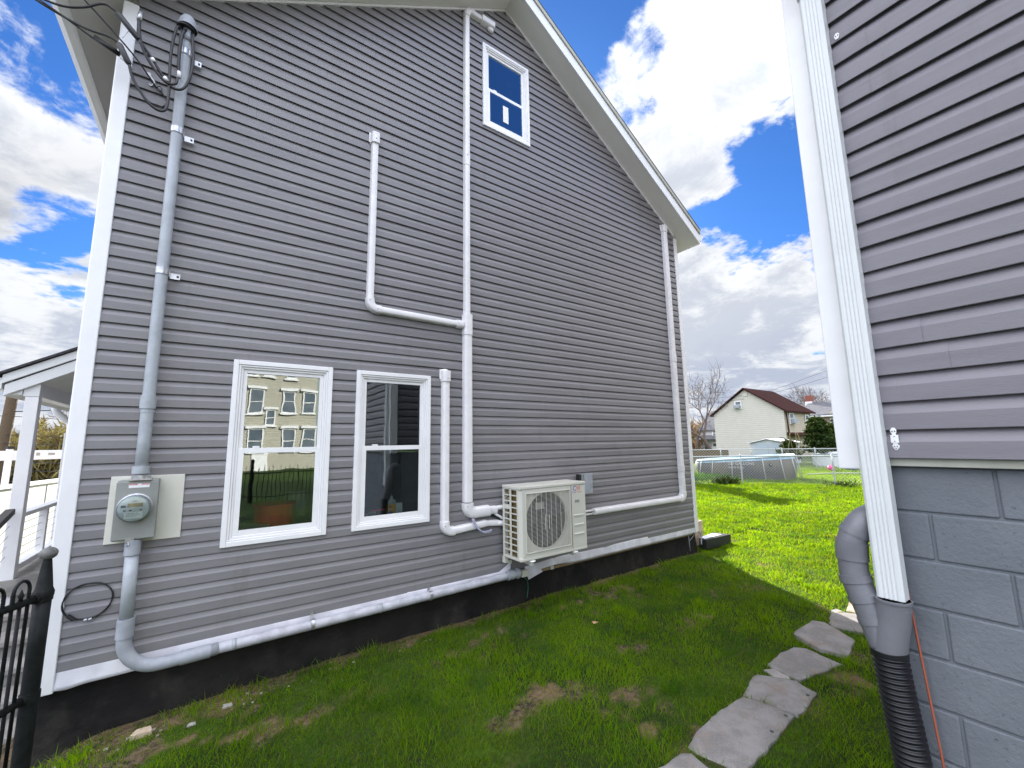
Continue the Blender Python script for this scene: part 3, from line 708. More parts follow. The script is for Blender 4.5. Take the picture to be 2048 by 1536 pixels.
# casing: front panel with square opening for grille, left side lattice, back, base
gx0, gx1, gz0, gz1 = 2.717, 3.350, az0+.072, az1-.078
b = MB()
b.box(ax0+.03, gx0, ay0, ay0+.02, az0+.02, az1-.036); b.box(gx1, ax1, ay0, ay0+.02, az0+.02, az1-.036)
b.box(gx0, gx1, ay0, ay0+.02, gz1, az1-.036); b.box(gx0, gx1, ay0, ay0+.02, az0+.02, gz0)
b.prism([(ax0,ay0+.03,az0+.02),(ax0+.03,ay0,az0+.02),(ax0+.03,ay0+.02,az0+.02),(ax0,ay0+.045,az0+.02)], (0,0,az1-az0-.056))
b.build('front_panel', M_ac, ac, bevel=.003)
b = MB(); b.box(ax1-.004, ax1, ay0+.02, ay1, az0+.02, az1-.036); b.build('side_panel', M_ac, ac)
b = MB(); b.box(ax0+.01, ax1-.004, ay1-.02, ay1, az0+.02, az1-.036); b.build('back_panel', M_ac, ac)
b = MB(); b.box(3.372, 3.378, ay0-.0015, ay0+.002, az0+.03, az1-.04); b.build('panel_seam', M_dark, ac)
b = MB(); b.box(ax0-.002, ax1+.002, ay0-.002, ay1, az0, az0+.025); b.build('base_pan', M_ac, ac, bevel=.004)
b = MB()  # left lattice: two columns of openings
ys = [ay0+.045, ay0+.062, ay0+.165, ay0+.195, ay0+.295, ay1]
for a, c in ((0,1),(2,3),(4,5)): b.box(ax0, ax0+.006, ys[a], ys[c], az0+.025, az1-.036)
nb = 11; hh = (az1-.036-az0-.025)
for k in range(nb+1):
    z = az0+.025+hh*k/nb
    for a, c in ((1,2),(3,4)):
        t_ = .013 if not (a == 3 and k in (8,)) else .05
        b.box(ax0, ax0+.006, ys[a], ys[c], max(z-t_/2, az0+.024), min(z+t_/2, az1-.036))
b.build('side_lattice', M_ac, ac)
b = MB(); b.box(ax0+.035, ax0+.045, ay0+.055, ay0+.19, az0+.03, az1-.04); b.build('coil_fins', M_coil, ac)
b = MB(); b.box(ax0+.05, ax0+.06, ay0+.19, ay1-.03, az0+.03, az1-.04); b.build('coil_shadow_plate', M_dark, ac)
for k in range(9): 
    b2 = MB(); b2.tube([(ax0+.03, ay0+.245, az0+.06+k*.075), (ax0+.03, ay0+.245, az0+.11+k*.075)], .012, 8); b2.build('coil_bend', M_brass, ac, smooth='all')
# fan cavity: back plate with round hole ring, shroud, blades, hub
fcx, fcz, fr_ = 3.034, (gz0+gz1)/2, .296
b = MB(); n = 40; vs = []; fs = []
for i in range(n):
    a = 2*math.pi*i/n; c, s = math.cos(a), math.sin(a); k = 1/max(abs(c), abs(s))
    vs.append((fcx+fr_*c, ay0+.03, fcz+fr_*s))
    px_ = min(max(fcx+c*k*.36, gx0-.01), gx1+.01); pz_ = min(max(fcz+s*k*.36, gz0-.01), gz1+.01)
    vs.append((px_, ay0+.018, pz_)); vs.append((fcx+(fr_+.0)*c, ay0+.065, fcz+(fr_+.0)*s))
for i in range(n):
    j = (i+1) % n; fs += [(3*i, 3*i+1, 3*j+1, 3*j), (3*i, 3*j, 3*j+2, 3*i+2)]
b.add(vs, fs); b.build('shroud', M_ac, ac)
b = MB(); b.box(ax0+.07, ax1-.22, ay0+.20, ay0+.205, az0+.03, az1-.04); b.build('fan_bay_back', mat('dark violet fan bay', (.022,.021,.03), .7), ac)
b = MB()
for k in range(3):
    a0 = R(40+120*k); vs = []; fs = []
    for i in range(8):
        r_ = .05+.225*i/7
        for j in range(6):
            a = a0+(j/5-.5)*R(78)*(.75+.3*i/7)+.25*i/7; vs.append((fcx+r_*math.cos(a), ay0+.09+(j/5-.5)*.06, fcz+r_*math.sin(a)))
    for i in range(7):
        for j in range(5): q = i*6+j; fs.append((q, q+1, q+7, q+6))
    b.add(vs, fs)
b.lathe((fcx, ay0+.05, fcz), (0,1,0), [(0,.02),(.006,.045),(.05,.055),(.09,.055)], 20)
o = b.build('fan', M_fan, ac, smooth=True)
b = MB(); b.box(2.87, 2.99, ay0+.022, ay0+.026, -.72, -.65); b.build('rating_plate', mat('grey plate', (.3,.3,.28), .5), ac)
b = MB()  # wire grille
nh = 46
for i in range(nh+1):
    z = gz0+.008+(gz1-gz0-.016)*i/nh
    b.add([(gx0+.006,ay0-.004,z-.0012),(gx1-.006,ay0-.004,z-.0012),(gx1-.006,ay0-.004,z+.0012),(gx0+.006,ay0-.004,z+.0012),(gx0+.006,ay0-.002,z-.0012),(gx1-.006,ay0-.002,z-.0012),(gx1-.006,ay0-.002,z+.0012),(gx0+.006,ay0-.002,z+.0012)],
          [(0,1,2,3),(7,6,5,4),(0,4,5,1),(3,2,6,7)])
for i in range(10):
    x = gx0+.006+(gx1-gx0-.012)*i/9
    if i in (4,5): 
        pass
    b.box(x-.0016, x+.0016, ay0-.007, ay0-.0042, gz0+.006, gz1-.006)
for i in (4.5,): b.box(fcx-.055, fcx-.050, ay0-.007, ay0-.0042, fcz-.09, fcz+.06); b.box(fcx+.0, fcx+.005, ay0-.007, ay0-.0042, fcz-.09, fcz+.06)
b.build('grille', M_ac, ac)
b = MB(); frame_ring(b, gx0-.004, gx1+.004, gz0-.004, gz1+.004, .010, ay0-.008, ay0-.001); b.build('grille_rim', M_ac, ac, bevel=.003)
for i, zz_ in enumerate((-.83, -.935, -1.035)):
    b = MB(); b.prism([(3.405,ay0,zz_),(3.555,ay0,zz_),(3.555,ay0-.008,zz_-.004),(3.50,ay0,zz_-.05),(3.34,ay0,zz_-.05),(3.34,ay0-.008,zz_-.004)][:3]+[(3.405,ay0-.008,zz_-.004)], (0,0,-.012)); b.build('pressed_louvre', M_ac, ac)
b = MB(); b.box(3.43, 3.50, ay0-.0025, ay0, -.695, -.665); b.build('badge', mat('badge grey', (.25,.27,.25), .4), ac)
text('logo_letter', 'C', .078, (3.402, ay0-.0022, -.560), (1,0,0), (0,0,1), M_blue, ac)
text('logo_letter', 'H', .078, (3.462, ay0-.0022, -.560), (1,0,0), (0,0,1), M_orange, ac)
text('logo_text', 'Cooper', .022, (3.392, ay0-.0022, -.585), (1,0,0), (0,0,1), M_blue, ac)
text('logo_text', 'Hunter', .022, (3.478, ay0-.0022, -.585), (1,0,0), (0,0,1), M_orange, ac)
for x in (2.80, 3.42):   # wall brackets and rubber feet
    b = MB(); b.box(x-.02, x+.02, ay0+.01, YW-.012, az0-.055, az0-.02); b.box(x-.025, x+.025, YW-.02, YW-.012, az0-.30, az0-.02)
    b.build('bracket', M_ac, ac, bevel=.003)
    b = MB(); b.lathe((x, ay0+.03, az0-.018), (0,0,1), [(0,.045),(.004,.048),(.016,.022),(.018,.018)], 16); b.build('foot', M_white, ac, smooth=True)
b = MB(); b.box(ax0+.0, ax0+.045, ay1-.03, ay1+.02, az0-.07, az0); b.build('corner_bracket', M_ac, ac, bevel=.003)
dc = thing('disconnect_box', (3.98, 4.05, -.68), 'small grey disconnect box on the wall behind the condenser corner', 'electrical box')
b = MB(); b.box(3.90, 4.07, 4.00, YW-.012, -.66, -.415); b.build('box_body', M_meter, dc, bevel=.005)
b = MB(); b.box(3.93, 4.075, 3.988, 3.999, -.67, -.41); b.build('box_cover', M_lpvc, dc, bevel=.003)
b = MB(); b.box(3.865, 3.90, 4.02, 4.08, -.50, -.42); b.build('side_knockout', M_dark, dc)

# ================================================================== SERVICE CONDUIT, METER
XC, YC, RC = -.437, 3.985, .0375
se = thing('service_conduit', (XC, YC, -1.48), 'tall galvanised service conduit rising from the meter to a weatherhead', 'conduit')
b = MB(); b.tube([(XC,YC,-.17),(XC,YC,3.36)], RC, 20); b.build('upper_conduit', M_cond, se, smooth='all')
for z0_, z1_, r_ in ((.29,.385,.047),(-.17,-.12,.050),(.262,.288,.040)):
    b = MB(); b.tube([(XC,YC,z0_),(XC,YC,z1_)], r_, 20); b.build('coupling', M_lpvc if r_ > .05 else M_cond, se, smooth=True)
for z in (3.20, 2.49, 1.31):
    b = MB(); b.lathe((XC,YC,z), (0,0,1), [(0,.039),(.002,.044),(.05,.044),(.052,.039)], 20)
    b.box(XC+.043, XC+.105, YC+.055, YC+.062, z+.0, z+.045); b.box(XC+.038, XC+.045, YC, YC+.06, z, z+.045)
    so_ = b.build('strap', M_zinc, se, smooth=True)
    b = MB(); b.lathe((XC+.09, YC+.05, z+.022), (0,1,0), [(0,.008),(.005,.008)], 8); b.build('bolt', M_dark, so_)
# weatherhead hood
b = MB(); b.lathe((XC,YC,3.33), (0,0,1), [(0,.046),(.05,.048),(.06,.044),(.12,.046)], 20)
vs = []; fs = []; n = 16; mm = 8
for i in range(mm+1):
    t = i/mm; ang = math.pi*.5*t
    for j in range(n):
        a = 2*math.pi*j/n; r_ = .064*math.cos(ang*.98)+.002
        vs.append((XC+r_*math.cos(a)-.025*t*0, YC+r_*1.1*math.sin(a)-.03*math.sin(ang)*0-.02, 3.44+.12*math.sin(ang)))
for i in range(mm):
    for j in range(n): fs.append((i*n+j, i*n+(j+1)%n, (i+1)*n+(j+1)%n, (i+1)*n+j))
b.add(vs, fs); b.build('weatherhead', M_lpvc, se, smooth='all')
b = MB(); b.lathe((XC-.01,YC-.02,3.425), (0,0,1), [(0,.03),(.002,.060),(.014,.062)], 16); b.build('head_insert', M_black, se, smooth=True)
me_ = thing('electric_meter', (-.45, 4.0, -.64), 'grey electric meter box with round glass meter on a cream board', 'electric meter')
b = MB(); b.prism([(-.600,4.086,-.188),(-.189,4.086,-.192),(-.186,4.086,-.652),(-.603,4.086,-.648)], (0,-.022,0)); b.build('mounting_board', M_board, me_, bevel=.003)
bx0, bx1, by0, by1, bz0, bz1 = -.548, -.33, 3.955, 4.063, -.618, -.212
b = MB(); b.box(bx0, bx1, by0, by1, bz0, bz1); bb = b.build('enclosure', M_meter, me_, bevel=.006)
b = MB(); b.box(bx0-.004, bx1+.004, by0-.008, by0-.0005, bz0+.006, bz1-.012); b.build('cover', M_meter, me_, bevel=.004)
mc = ((bx0+bx1)/2-.005, by0-.008, -.40)
b = MB(); b.lathe(mc, (0,-1,0), [(0,.095),(.012,.097),(.014,.090),(.020,.088)], 32); b.build('meter_ring', M_zinc, me_, smooth=True)
b = MB(); b.lathe((mc[0],mc[1]-.018,mc[2]), (0,-1,0), [(0,.084),(.045,.084),(.046,.082)], 32); mf = b.build('meter_face', M_face, me_, smooth=True)
b = MB(); b.lathe((mc[0],mc[1]-.015,mc[2]), (0,-1,0), [(0,.089),(.050,.0885),(.062,.080),(.066,.0)], 32); b.build('meter_dome', M_gdome, me_, smooth=True)
yf = mc[1]-.0655
b = MB(); b.box(mc[0]-.032, mc[0]+.048, yf, yf+.001, mc[2]+.012, mc[2]+.036); b.build('display', M_lcd, mf)
b = MB(); b.box(mc[0]-.066, mc[0]-.040, yf, yf+.001, mc[2]+.010, mc[2]+.026); b.build('eye', mat('print grey', (.12,.14,.2), .6), mf)
b = MB(); b.box(mc[0]-.045, mc[0]+.05, yf+.0002, yf+.001, mc[2]-.066, mc[2]-.022); b.build('face_label', M_paper, mf)
for i, (s_, z_) in enumerate((('CL200 240V 3W', -.034), ('TYPE  60Hz  TA 30', -.043), ('FM 2S  Kh 7.2', -.052))): text('face_print', s_, .009, (mc[0]-.036, yf-.0003, mc[2]+z_), (1,0,0), (0,0,1), M_dark, mf)
text('face_print', 'kWh', .012, (mc[0]-.008, yf-.0003, mc[2]+.046), (1,0,0), (0,0,1), M_dark, mf)
for x in (-.052, -.022, .032): b = MB(); b.box(mc[0]+x, mc[0]+x+.014, yf, yf+.001, mc[2]-.014, mc[2]-.007); b.build('face_slot', M_dark, mf)
b = MB(); b.box(-.488, -.378, by0-.0095, by0-.0085, -.265, -.238); st_ = b.build('sticker', M_paper, me_)
b = MB(); b.box(-.486,-.443,by0-.0105,by0-.0097,-.246,-.239); b.box(-.420,-.380,by0-.0105,by0-.0097,-.246,-.239); b.build('sticker_band', M_red, st_)
text('sticker_print', 'WARNING', .007, (-.484,by0-.011,-.2455), (1,0,0), (0,0,1), M_paper, st_); text('sticker_print', 'WARNING', .007, (-.418,by0-.011,-.2455), (1,0,0), (0,0,1), M_paper, st_)
b = MB(); b.tube([(-.432,3.985,-.212),(-.432,3.985,-.18)], .052, 16); b.box(-.49,-.37,3.93,4.05,-.214,-.206); b.build('hub', M_zinc, me_, smooth=True)
b = MB(); b.box(-.478,-.43,by0-.012,by0,-.632,-.60); b.tube([(-.46,by0-.014,-.625),(-.455,by0-.02,-.645),(-.47,by0-.01,-.655)], .003, 6); b.build('latch', M_zinc, me_)
# lower conduit run with elbow
lc = thing('lower_conduit', (.3, 4.0, -1.48), 'grey conduit bending from below the meter and running right along the wall base', 'conduit')
b = MB(); b.tube([(XC,YC,-.72),(XC+.005,YC,-1.16)], .038, 18); b.build('vertical_pipe', M_cond, lc, smooth='all')
b = MB(); b.tube([(XC,YC,-.62),(XC,YC,-.72)], .045, 18); b.build('coupling', M_lpvc, lc, smooth=True)
b = MB(); b.tube([(XC+.005,YC,-1.135),(XC+.005,YC,-1.255)], .048, 18); b.build('coupling', M_lpvc, lc, smooth=True)
ZE = -1.475
eb = [(XC+.005,YC,-1.20),(XC+.006,YC,-1.27)]+[tuple(q) for q in arc((XC+.006+.20,YC,ZE+.20), .20, math.pi, 1.5*math.pi, 12, (1,0,0), (0,0,1))]+[(.0,YC+.01,ZE),(.10,YC+.02,ZE)]
b = MB(); b.tube(eb, .042, 18); b.build('elbow', M_lpvc, lc, smooth='all')
b = MB(); b.tube([(-.12,YC+.005,ZE),(.055,YC+.014,ZE)], .047, 18); b.build('coupling', M_lpvc, lc, smooth=True)
b = MB(); b.tube([(.05,4.005,ZE),(1.4,4.015,ZE+.006),(2.90,4.02,-1.452)], .038, 18); b.build('horizontal_pipe', M_condw, lc, smooth='all')
b = MB(); b.tube([(.185,4.007,ZE),(.215,4.007,ZE)], .0393, 18); b.build('joint_band', M_cond, lc, smooth='all')
b = MB(); b.tube([(1.30,4.014,ZE+.005),(1.325,4.014,ZE+.005)], .0393, 18); b.build('joint_band', M_cond, lc, smooth='all')
b = MB(); b.lathe((2.72,4.02,-1.452), (1,0,0), [(0,.043),(.002,.052),(.07,.053),(.072,.046),(.12,.046),(.122,.056),(.15,.056)], 18); b.build('end_fitting', M_cond, lc, smooth=True)
b = MB(); b.box(2.895,2.99,3.985,4.06,-1.50,-1.43); b.build('end_plate', M_ac, lc, bevel=.005)
for x in (.745, 1.80):
    b = MB(); b.lathe((x-.016,4.01,ZE+.01), (1,0,0), [(0,.039),(.002,.042),(.030,.042),(.032,.039)], 18); b.box(x-.012,x+.012,4.05,4.058,ZE+.045,ZE+.10); b.build('strap', M_zinc, lc, smooth=True)
b = MB(); b.tube(smooth_path([(2.93,4.02,-1.50),(3.00,4.03,-1.56),(3.03,4.06,-1.66),(3.02,4.07,-1.76)]), .004, 6)
o = b.build('ground_wire', M_green, smooth='all'); tag(o, 'thin green wire drooping from the conduit end over black foundation', 'wire')
b = MB(); b.tube([(6.30,4.10,-1.50),(6.31,4.09,-1.76)], .006, 6); b.tube(smooth_path([(6.50,4.09,-1.46),(6.44,4.085,-1.52),(6.31,4.085,-1.60)]), .004, 6); b.tube(smooth_path([(6.55,4.09,-1.46),(6.62,4.08,-1.56),(6.60,4.07,-1.70)]), .012, 6)
o = b.build('loose_wire', M_lpvc, smooth='all'); tag(o, 'thin pale wire hanging at the far foundation corner', 'wire')
# cable coil on the wall
b = MB(); cpts = []
for i in range(61):
    a = 2*math.pi*i/30+.7; rr_ = .122+.002*math.sin(i*.9)
    cpts.append((-.645+rr_*math.cos(a), 4.072-.004*(i/60), -1.0+rr_*.93*math.sin(a)))
b.tube(cpts, .0045, 6)
o = thing('cable_coil', (-.645, 4.07, -1.12), 'black coaxial cable coil hanging on the grey siding left of the lower conduit', 'cable')
b.build('cable', M_black, o, smooth='all')
b = MB()
for x in (-.652, -.630): b.tube([(x,4.062,-1.118),(x+.015,4.062,-1.116)], .008, 8)
b.build('connector', M_zinc, o)
b = MB(); b.tube([(-.735,4.065,-1.07),(-.70,4.065,-1.105)], .012, 8); b.build('wrap', M_black, o)

# ================================================================== SERVICE DROP CABLES
sv = thing('service_drop', (-.55, 3.9, 2.9), 'black service drop cables spliced beside the corner board and looped to the weatherhead', 'cables')
far = Vector((-9.0, 6.2, 9.2))
def cab(pts, r=.009, name='cable', m=M_black): b = MB(); b.tube(smooth_path(pts, 8), r, 8); return b.build(name, m, sv, smooth='all')
S1a, S1b = Vector((-.835,3.86,3.235)), Vector((-.70,3.86,3.085))
S2a, S2b = Vector((-.805,3.86,2.99)), Vector((-.735,3.86,2.85))
for a, c in ((S1a, S1b), (S2a, S2b)):
    b = MB(); b.tube([a, a*.9+c*.1, a*.1+c*.9, c], .02, 10, True, [.012,.021,.021,.014]); b.build('splice', M_black, sv, smooth=True)
cab([S1a, (-.91,3.86,3.255), (-1.02,3.88,3.17), (-1.15,3.90,3.13), (-1.35,3.93,3.17)], .008)
cab([S2a, (-.86,3.86,3.01), (-1.0,3.88,3.02), (-1.2,3.92,3.10), (-1.35,3.93,3.17)], .008)
cab([(-1.35,3.93,3.17),(-1.75,3.98,3.40),(-2.6,4.1,3.95),(-4.5,4.6,5.5),far], .012)
cab([(-.95,3.9,2.98),(-1.15,3.90,3.08),(-1.5,3.95,3.27),(-2.2,4.0,3.62),(-4.0,4.4,5.0),(-8.9,6.2,9.0)], .006)
WH = Vector((XC, YC-.03, 3.42))
cab([S1b, (-.62,3.88,2.99), (-.50,3.90,2.83), (-.41,3.90,2.86), (-.375,3.91,3.10), WH+Vector((.03,0,0))], .010)
cab([S1b+Vector((.005,0,-.01)), (-.63,3.88,2.95), (-.53,3.89,2.84), (-.47,3.90,2.86), (-.46,3.91,2.92)], .010)
cab([S2b, (-.70,3.87,2.74), (-.60,3.88,2.60), (-.52,3.89,2.59), (-.50,3.90,2.72), (-.515,3.91,3.10), (-.50,3.92,3.36), WH+Vector((-.03,0,0))], .010)
cab([(-.45,3.92,2.94), (-.465,3.91,3.1), (-.46,3.92,3.34), WH], .011)
for p_, q_ in (((-.45,3.92,2.94),(-.455,3.915,2.99)), ((-.615,3.876,2.985),(-.60,3.878,2.962)), ((-.535,3.885,2.872),(-.515,3.885,2.85))):
    b = MB(); b.tube([p_, q_], .0135, 8); b.build('white_tape', M_paper, sv, smooth='all')
b = MB(); b.tube([(-.71,3.88,3.33),(-.715,3.88,3.26)], .016, 10); b.build('clamp_head', M_zinc, sv, smooth='all')
cab([(-.715,3.88,3.27),(-.705,3.88,3.15),(-.69,3.88,3.08)], .012)
cab([(-.75,3.87,3.16),(-.79,3.87,3.05)], .003, 'bare_wire', M_zinc)
# guy wire and insulator hardware
cab([(-.80,3.92,2.92),(-.70,3.98,2.90),(-.64,4.05,2.93)], .003, 'bare_wire', M_zinc)
b = MB(); b.tube([(-.94,3.9,2.99),(-.80,3.9,2.93)], .018, 8); b.build('splice', M_black, sv, smooth='all')
for z in (2.985, 2.90):
    b = MB(); b.lathe((-.655+(.02 if z < 2.95 else 0),4.08,z), (0,-1,0), [(0,.014),(.012,.014)], 10); b.build('anchor_washer', M_zinc, sv)
b = MB(); b.tube([(-.65,4.07,2.98),(-.61,4.06,2.92),(-.63,4.07,2.89)], .006, 6); b.build('anchor_hook', M_zinc, sv)
cc_ = thing('telecom_cable', (-.6, 4.05, 2.78), 'thin black drop cable tied to the siding with a loose loop below', 'cable')
b = MB(); b.tube(smooth_path([(-.595,4.06,2.875),(-.80,3.99,3.10),(-1.4,3.93,3.62),(-2.6,4.0,4.7),(-8.5,6.0,9.6)], 8), .006, 6)
b.tube(smooth_path([(-.60,4.06,2.885),(-.555,4.07,2.85),(-.53,4.075,2.79),(-.57,4.075,2.735),(-.64,4.075,2.755),(-.70,4.075,2.82),(-.755,4.075,2.83)], 8), .0045, 6)
b.build('cable', M_black, cc_, smooth='all')
b = MB(); b.tube(smooth_path([(-.60,4.065,2.88),(-.585,4.06,2.905),(-.565,4.065,2.89),(-.58,4.07,2.86)]), .003, 5); b.build('tie_wire', M_black, cc_, smooth='all')

# ================================================================== RIGHT HOUSE
XS, YCN = 2.56, .775
ZB = -.098
rh = thing('grey_garage', (6.5, -2.4, -1.85), 'dark grey sided building on painted block base at the right edge', 'building')
sb = MB(); siding(sb, lambda u, n, z: (XS-n, u, z), -5.6, .70, ZB, 3.7, .1275, depth=.018, seed=3)
sb.build('wall_siding', M_sid2, rh)
b = MB(); b.box(XS+.003, XS+.15, -5.6, .70, ZB-.02, 3.7); b.box(XS+.15, 11, .56, .70, ZB-.02, 3.7); b.box(10.85, 11, -5.6, .56, ZB-.02, 3.7); b.box(XS+.15, 10.85, -5.6, -5.45, ZB-.02, 3.7)
b.build('wall_core', M_room, rh)
sk = MB(); siding(sk, lambda u, n, z: (u, .70+n, z), 2.6, 11, ZB, 3.7, .1275, depth=.018, joints=False); sk.build('side_siding', M_sid2, rh)
b = MB(); b.box(XS-.036, XS+.09, .674, .792, -.152, 3.7); b.build('corner_board', M_white, rh, bevel=.005)
b = MB(); b.box(XS-.008, XS+.03, -5.6, .66, ZB-.036, ZB-.001); b.build('starter_trim', M_creamtrim, rh, bevel=.002)
# roof of right house (eave above the frame)
b = MB(); b.prism([(2.3,.95,3.7),(2.3,.95,3.8),(6.8,.95,6.5),(11.3,.95,3.8),(11.3,.95,3.7)], (0,-6.8,0)); b.build('roof', M_shingle, rh)
b = MB(); b.box(2.18,2.295,-5.8,.95,3.68,3.8); b.build('gutter', M_trim, rh)
# block courses
bk = MB(); mo = MB(); XB = 2.592; CH = .2035; z = ZB-.037; k = 0
while z > -2.3:
    off = .292 if k % 2 == 0 else .095
    y = .713; first = True
    yy_ = [v for v in np.arange(off+.408*3, -6.2, -.408) if v < .713]
    edges = [.713]+yy_
    for a, c in zip(edges, edges[1:]):
        if a-c < .03: continue
        g_ = .0048
        bk.box(XB, XB+.15, c+g_, a-g_, z-CH+g_, z-g_)
    z -= CH; k += 1
b = MB()
bk.box(XB+.15, 11, .56, .713, -2.2, ZB-.04); bk.build('block_base', M_blk, rh, bevel=.007, segs=3)
mo.box(XB+.009, XB+.10, -6.0, .709, -2.3, ZB-.03); mo.build('mortar', M_mortar, rh)
# downspout
ds = thing('downspout', (2.5, .64, -1.0), 'white ribbed downspout down the dark siding into a grey pipe fitting', 'downspout')
def ribbed(b, zt, zb, x0, x1, y0, y1, off=(0,0)):
    pr = []
    n = 4; W = y1-y0
    pts = [(x1, y0), (x0+.008, y0), (x0, y0+.010)]
    for i in range(n):
        c = y0+.018+(W-.036)*(i+.5)/n; h = (W-.036)/n*.5
        pts += [(x0, c-h*.75), (x0+.0028, c-h*.2), (x0+.0028, c+h*.2), (x0, c+h*.75)]
    pts += [(x0, y1-.010), (x0+.008, y1), (x1, y1), (x1-.002, (y0+y1)/2+.01)]
    kk = max(int((zt-zb)/.12), 1); n_ = len(pts)
    vs = [(p[0]+off[0]*t/kk, p[1]+off[1]*t/kk, zb+(zt-zb)*t/kk) for t in range(kk+1) for p in pts]
    b.add(vs, [tuple(range(n_))[::-1], tuple(kk*n_+i for i in range(n_))]+[(t*n_+i, t*n_+(i+1)%n_, (t+1)*n_+(i+1)%n_, (t+1)*n_+i) for t in range(kk) for i in range(n_)])
b = MB(); ribbed(b, 2.42, -.742, 2.468, 2.540, .598, .694); b.build('pipe', M_gutter, ds)
b = MB(); ribbed(b, 2.62, 2.40, 2.462, 2.546, .592, .700, (-.10, .0)); b.build('top_elbow', M_gutter, ds)
b = MB(); b.prism([(2.362,.592,2.62),(2.446,.592,2.62),(2.446,.70,2.62),(2.362,.70,2.62)], (-.20,0,.56)); b.build('offset_pipe', M_gutter, ds)
wy = thing('pvc_wye', (2.5, .66, -.95), 'grey plastic wye and swept elbows collecting the white downspout', 'pipe fitting')
hub = Vector((2.49,.645,0))
b = MB(); b.tube([(2.489,.681,-.945),(2.49,.671,-.88),(2.492,.651,-.80),(2.492,.642,-.715)], 0, 24, True, [.0630,.0625,.060,.0605]); b.build('wye_body', M_gpvc, wy, smooth=True)
b = MB(); b.lathe((2.492,.642,-.722),(0,0,1),[(0,.0605),(.001,.065),(.012,.065),(.012,.0585),(-.03,.058),(-.031,0)],24); b.build('hub_rim', M_gpvc, wy, smooth=True)
br = smooth_path([(2.49,.690,-.93),(2.50,.718,-.84),(2.505,.745,-.755),(2.51,.775,-.66),(2.515,.780,-.56),(2.52,.770,-.475),(2.545,.735,-.405),(2.60,.70,-.375),(2.68,.68,-.37)], 6)
b = MB(); b.tube(br, .058, 22); b.build('branch_pipe', M_gpvc, wy, smooth='all')
for i0, i1, r_ in ((6,8,.062),(12,14,.0625),(17,19,.0635),(23,29,.0635),(31,33,.0615)):
    b = MB(); b.tube(br[i0:i1+1], r_, 22); b.build('collar', M_gpvc, wy, smooth=True)
# corrugated hose
b = MB(); path = [(2.488,.681,-.93),(2.488,.671,-1.10),(2.487,.655,-1.30),(2.485,.640,-1.55),(2.47,.62,-1.84)]
pp = smooth_path(path, 110); L = [0]
for i in range(1, len(pp)): L.append(L[-1]+(pp[i]-pp[i-1]).length)
rs = [.0600+.0045*math.copysign(abs(math.sin(l/.0108*math.pi))**.5, math.sin(l/.0108*math.pi)) if l > .02 else .0665 for l in L]
b.tube(pp, 0, 28, True, rs); o = b.build('corrugated_hose', M_corr, smooth='all'); tag(o, 'black corrugated drain hose below the grey wye against painted blocks', 'hose')
b = MB(); b.tube(smooth_path([(2.545,.615,-.55),(2.56,.607,-.67),(2.558,.591,-.95),(2.555,.577,-1.2),(2.55,.566,-1.40),(2.53,.545,-1.84)]), .0045, 6)
o = b.build('copper_wire', M_wire, smooth='all'); tag(o, 'thin reddish wire leaning down the painted block wall', 'wire')
def hasp(loc, sc, label, lower=True):
    h = thing('hinge_plate', loc, label, 'hinge'); x = XS-.029; y, z = loc[1], loc[2]
    b = MB()
    def pl(pts): b.prism([(x, y-p*sc, z+q*sc) for p, q in pts], (-.003, 0, 0))
    pl([(-.008,.020),(-.014,.036),(-.014,.046),(-.006,.058),(.004,.058),(.011,.046),(.011,.036),(.006,.020)])
    if lower:
        b.box(x-.006, x, y-.016*sc, y+.016*sc, z-.022*sc, z+.020*sc)
        b.box(x-.003, x, y-.010*sc, y+.010*sc, z-.032*sc, z-.022*sc)
        pl([(-.012,-.032),(-.014,-.040),(-.004,-.060),(.004,-.060),(.016,-.044),(.014,-.032)])
    b.build('plate', M_white, h, bevel=.001)
    for (p, q) in ((-.006,.040),(.005,.040))+(((0,.012),(0,-.014),(-.005,-.04),(.007,-.04),(.001,-.052)) if lower else ()):
        c = MB(); c.lathe((x-.0075, y-p*sc, z+q*sc), (1,0,0), [(0,.0022),(.004,.0022)], 8); c.build('screw_hole', M_dark, h)
hasp((XS, .568, -.010), .86, 'white hasp hinge screwed to dark siding beside the downspout')
hasp((XS, .566, 2.06), .9, 'small white hinge end high beside the downspout', False)

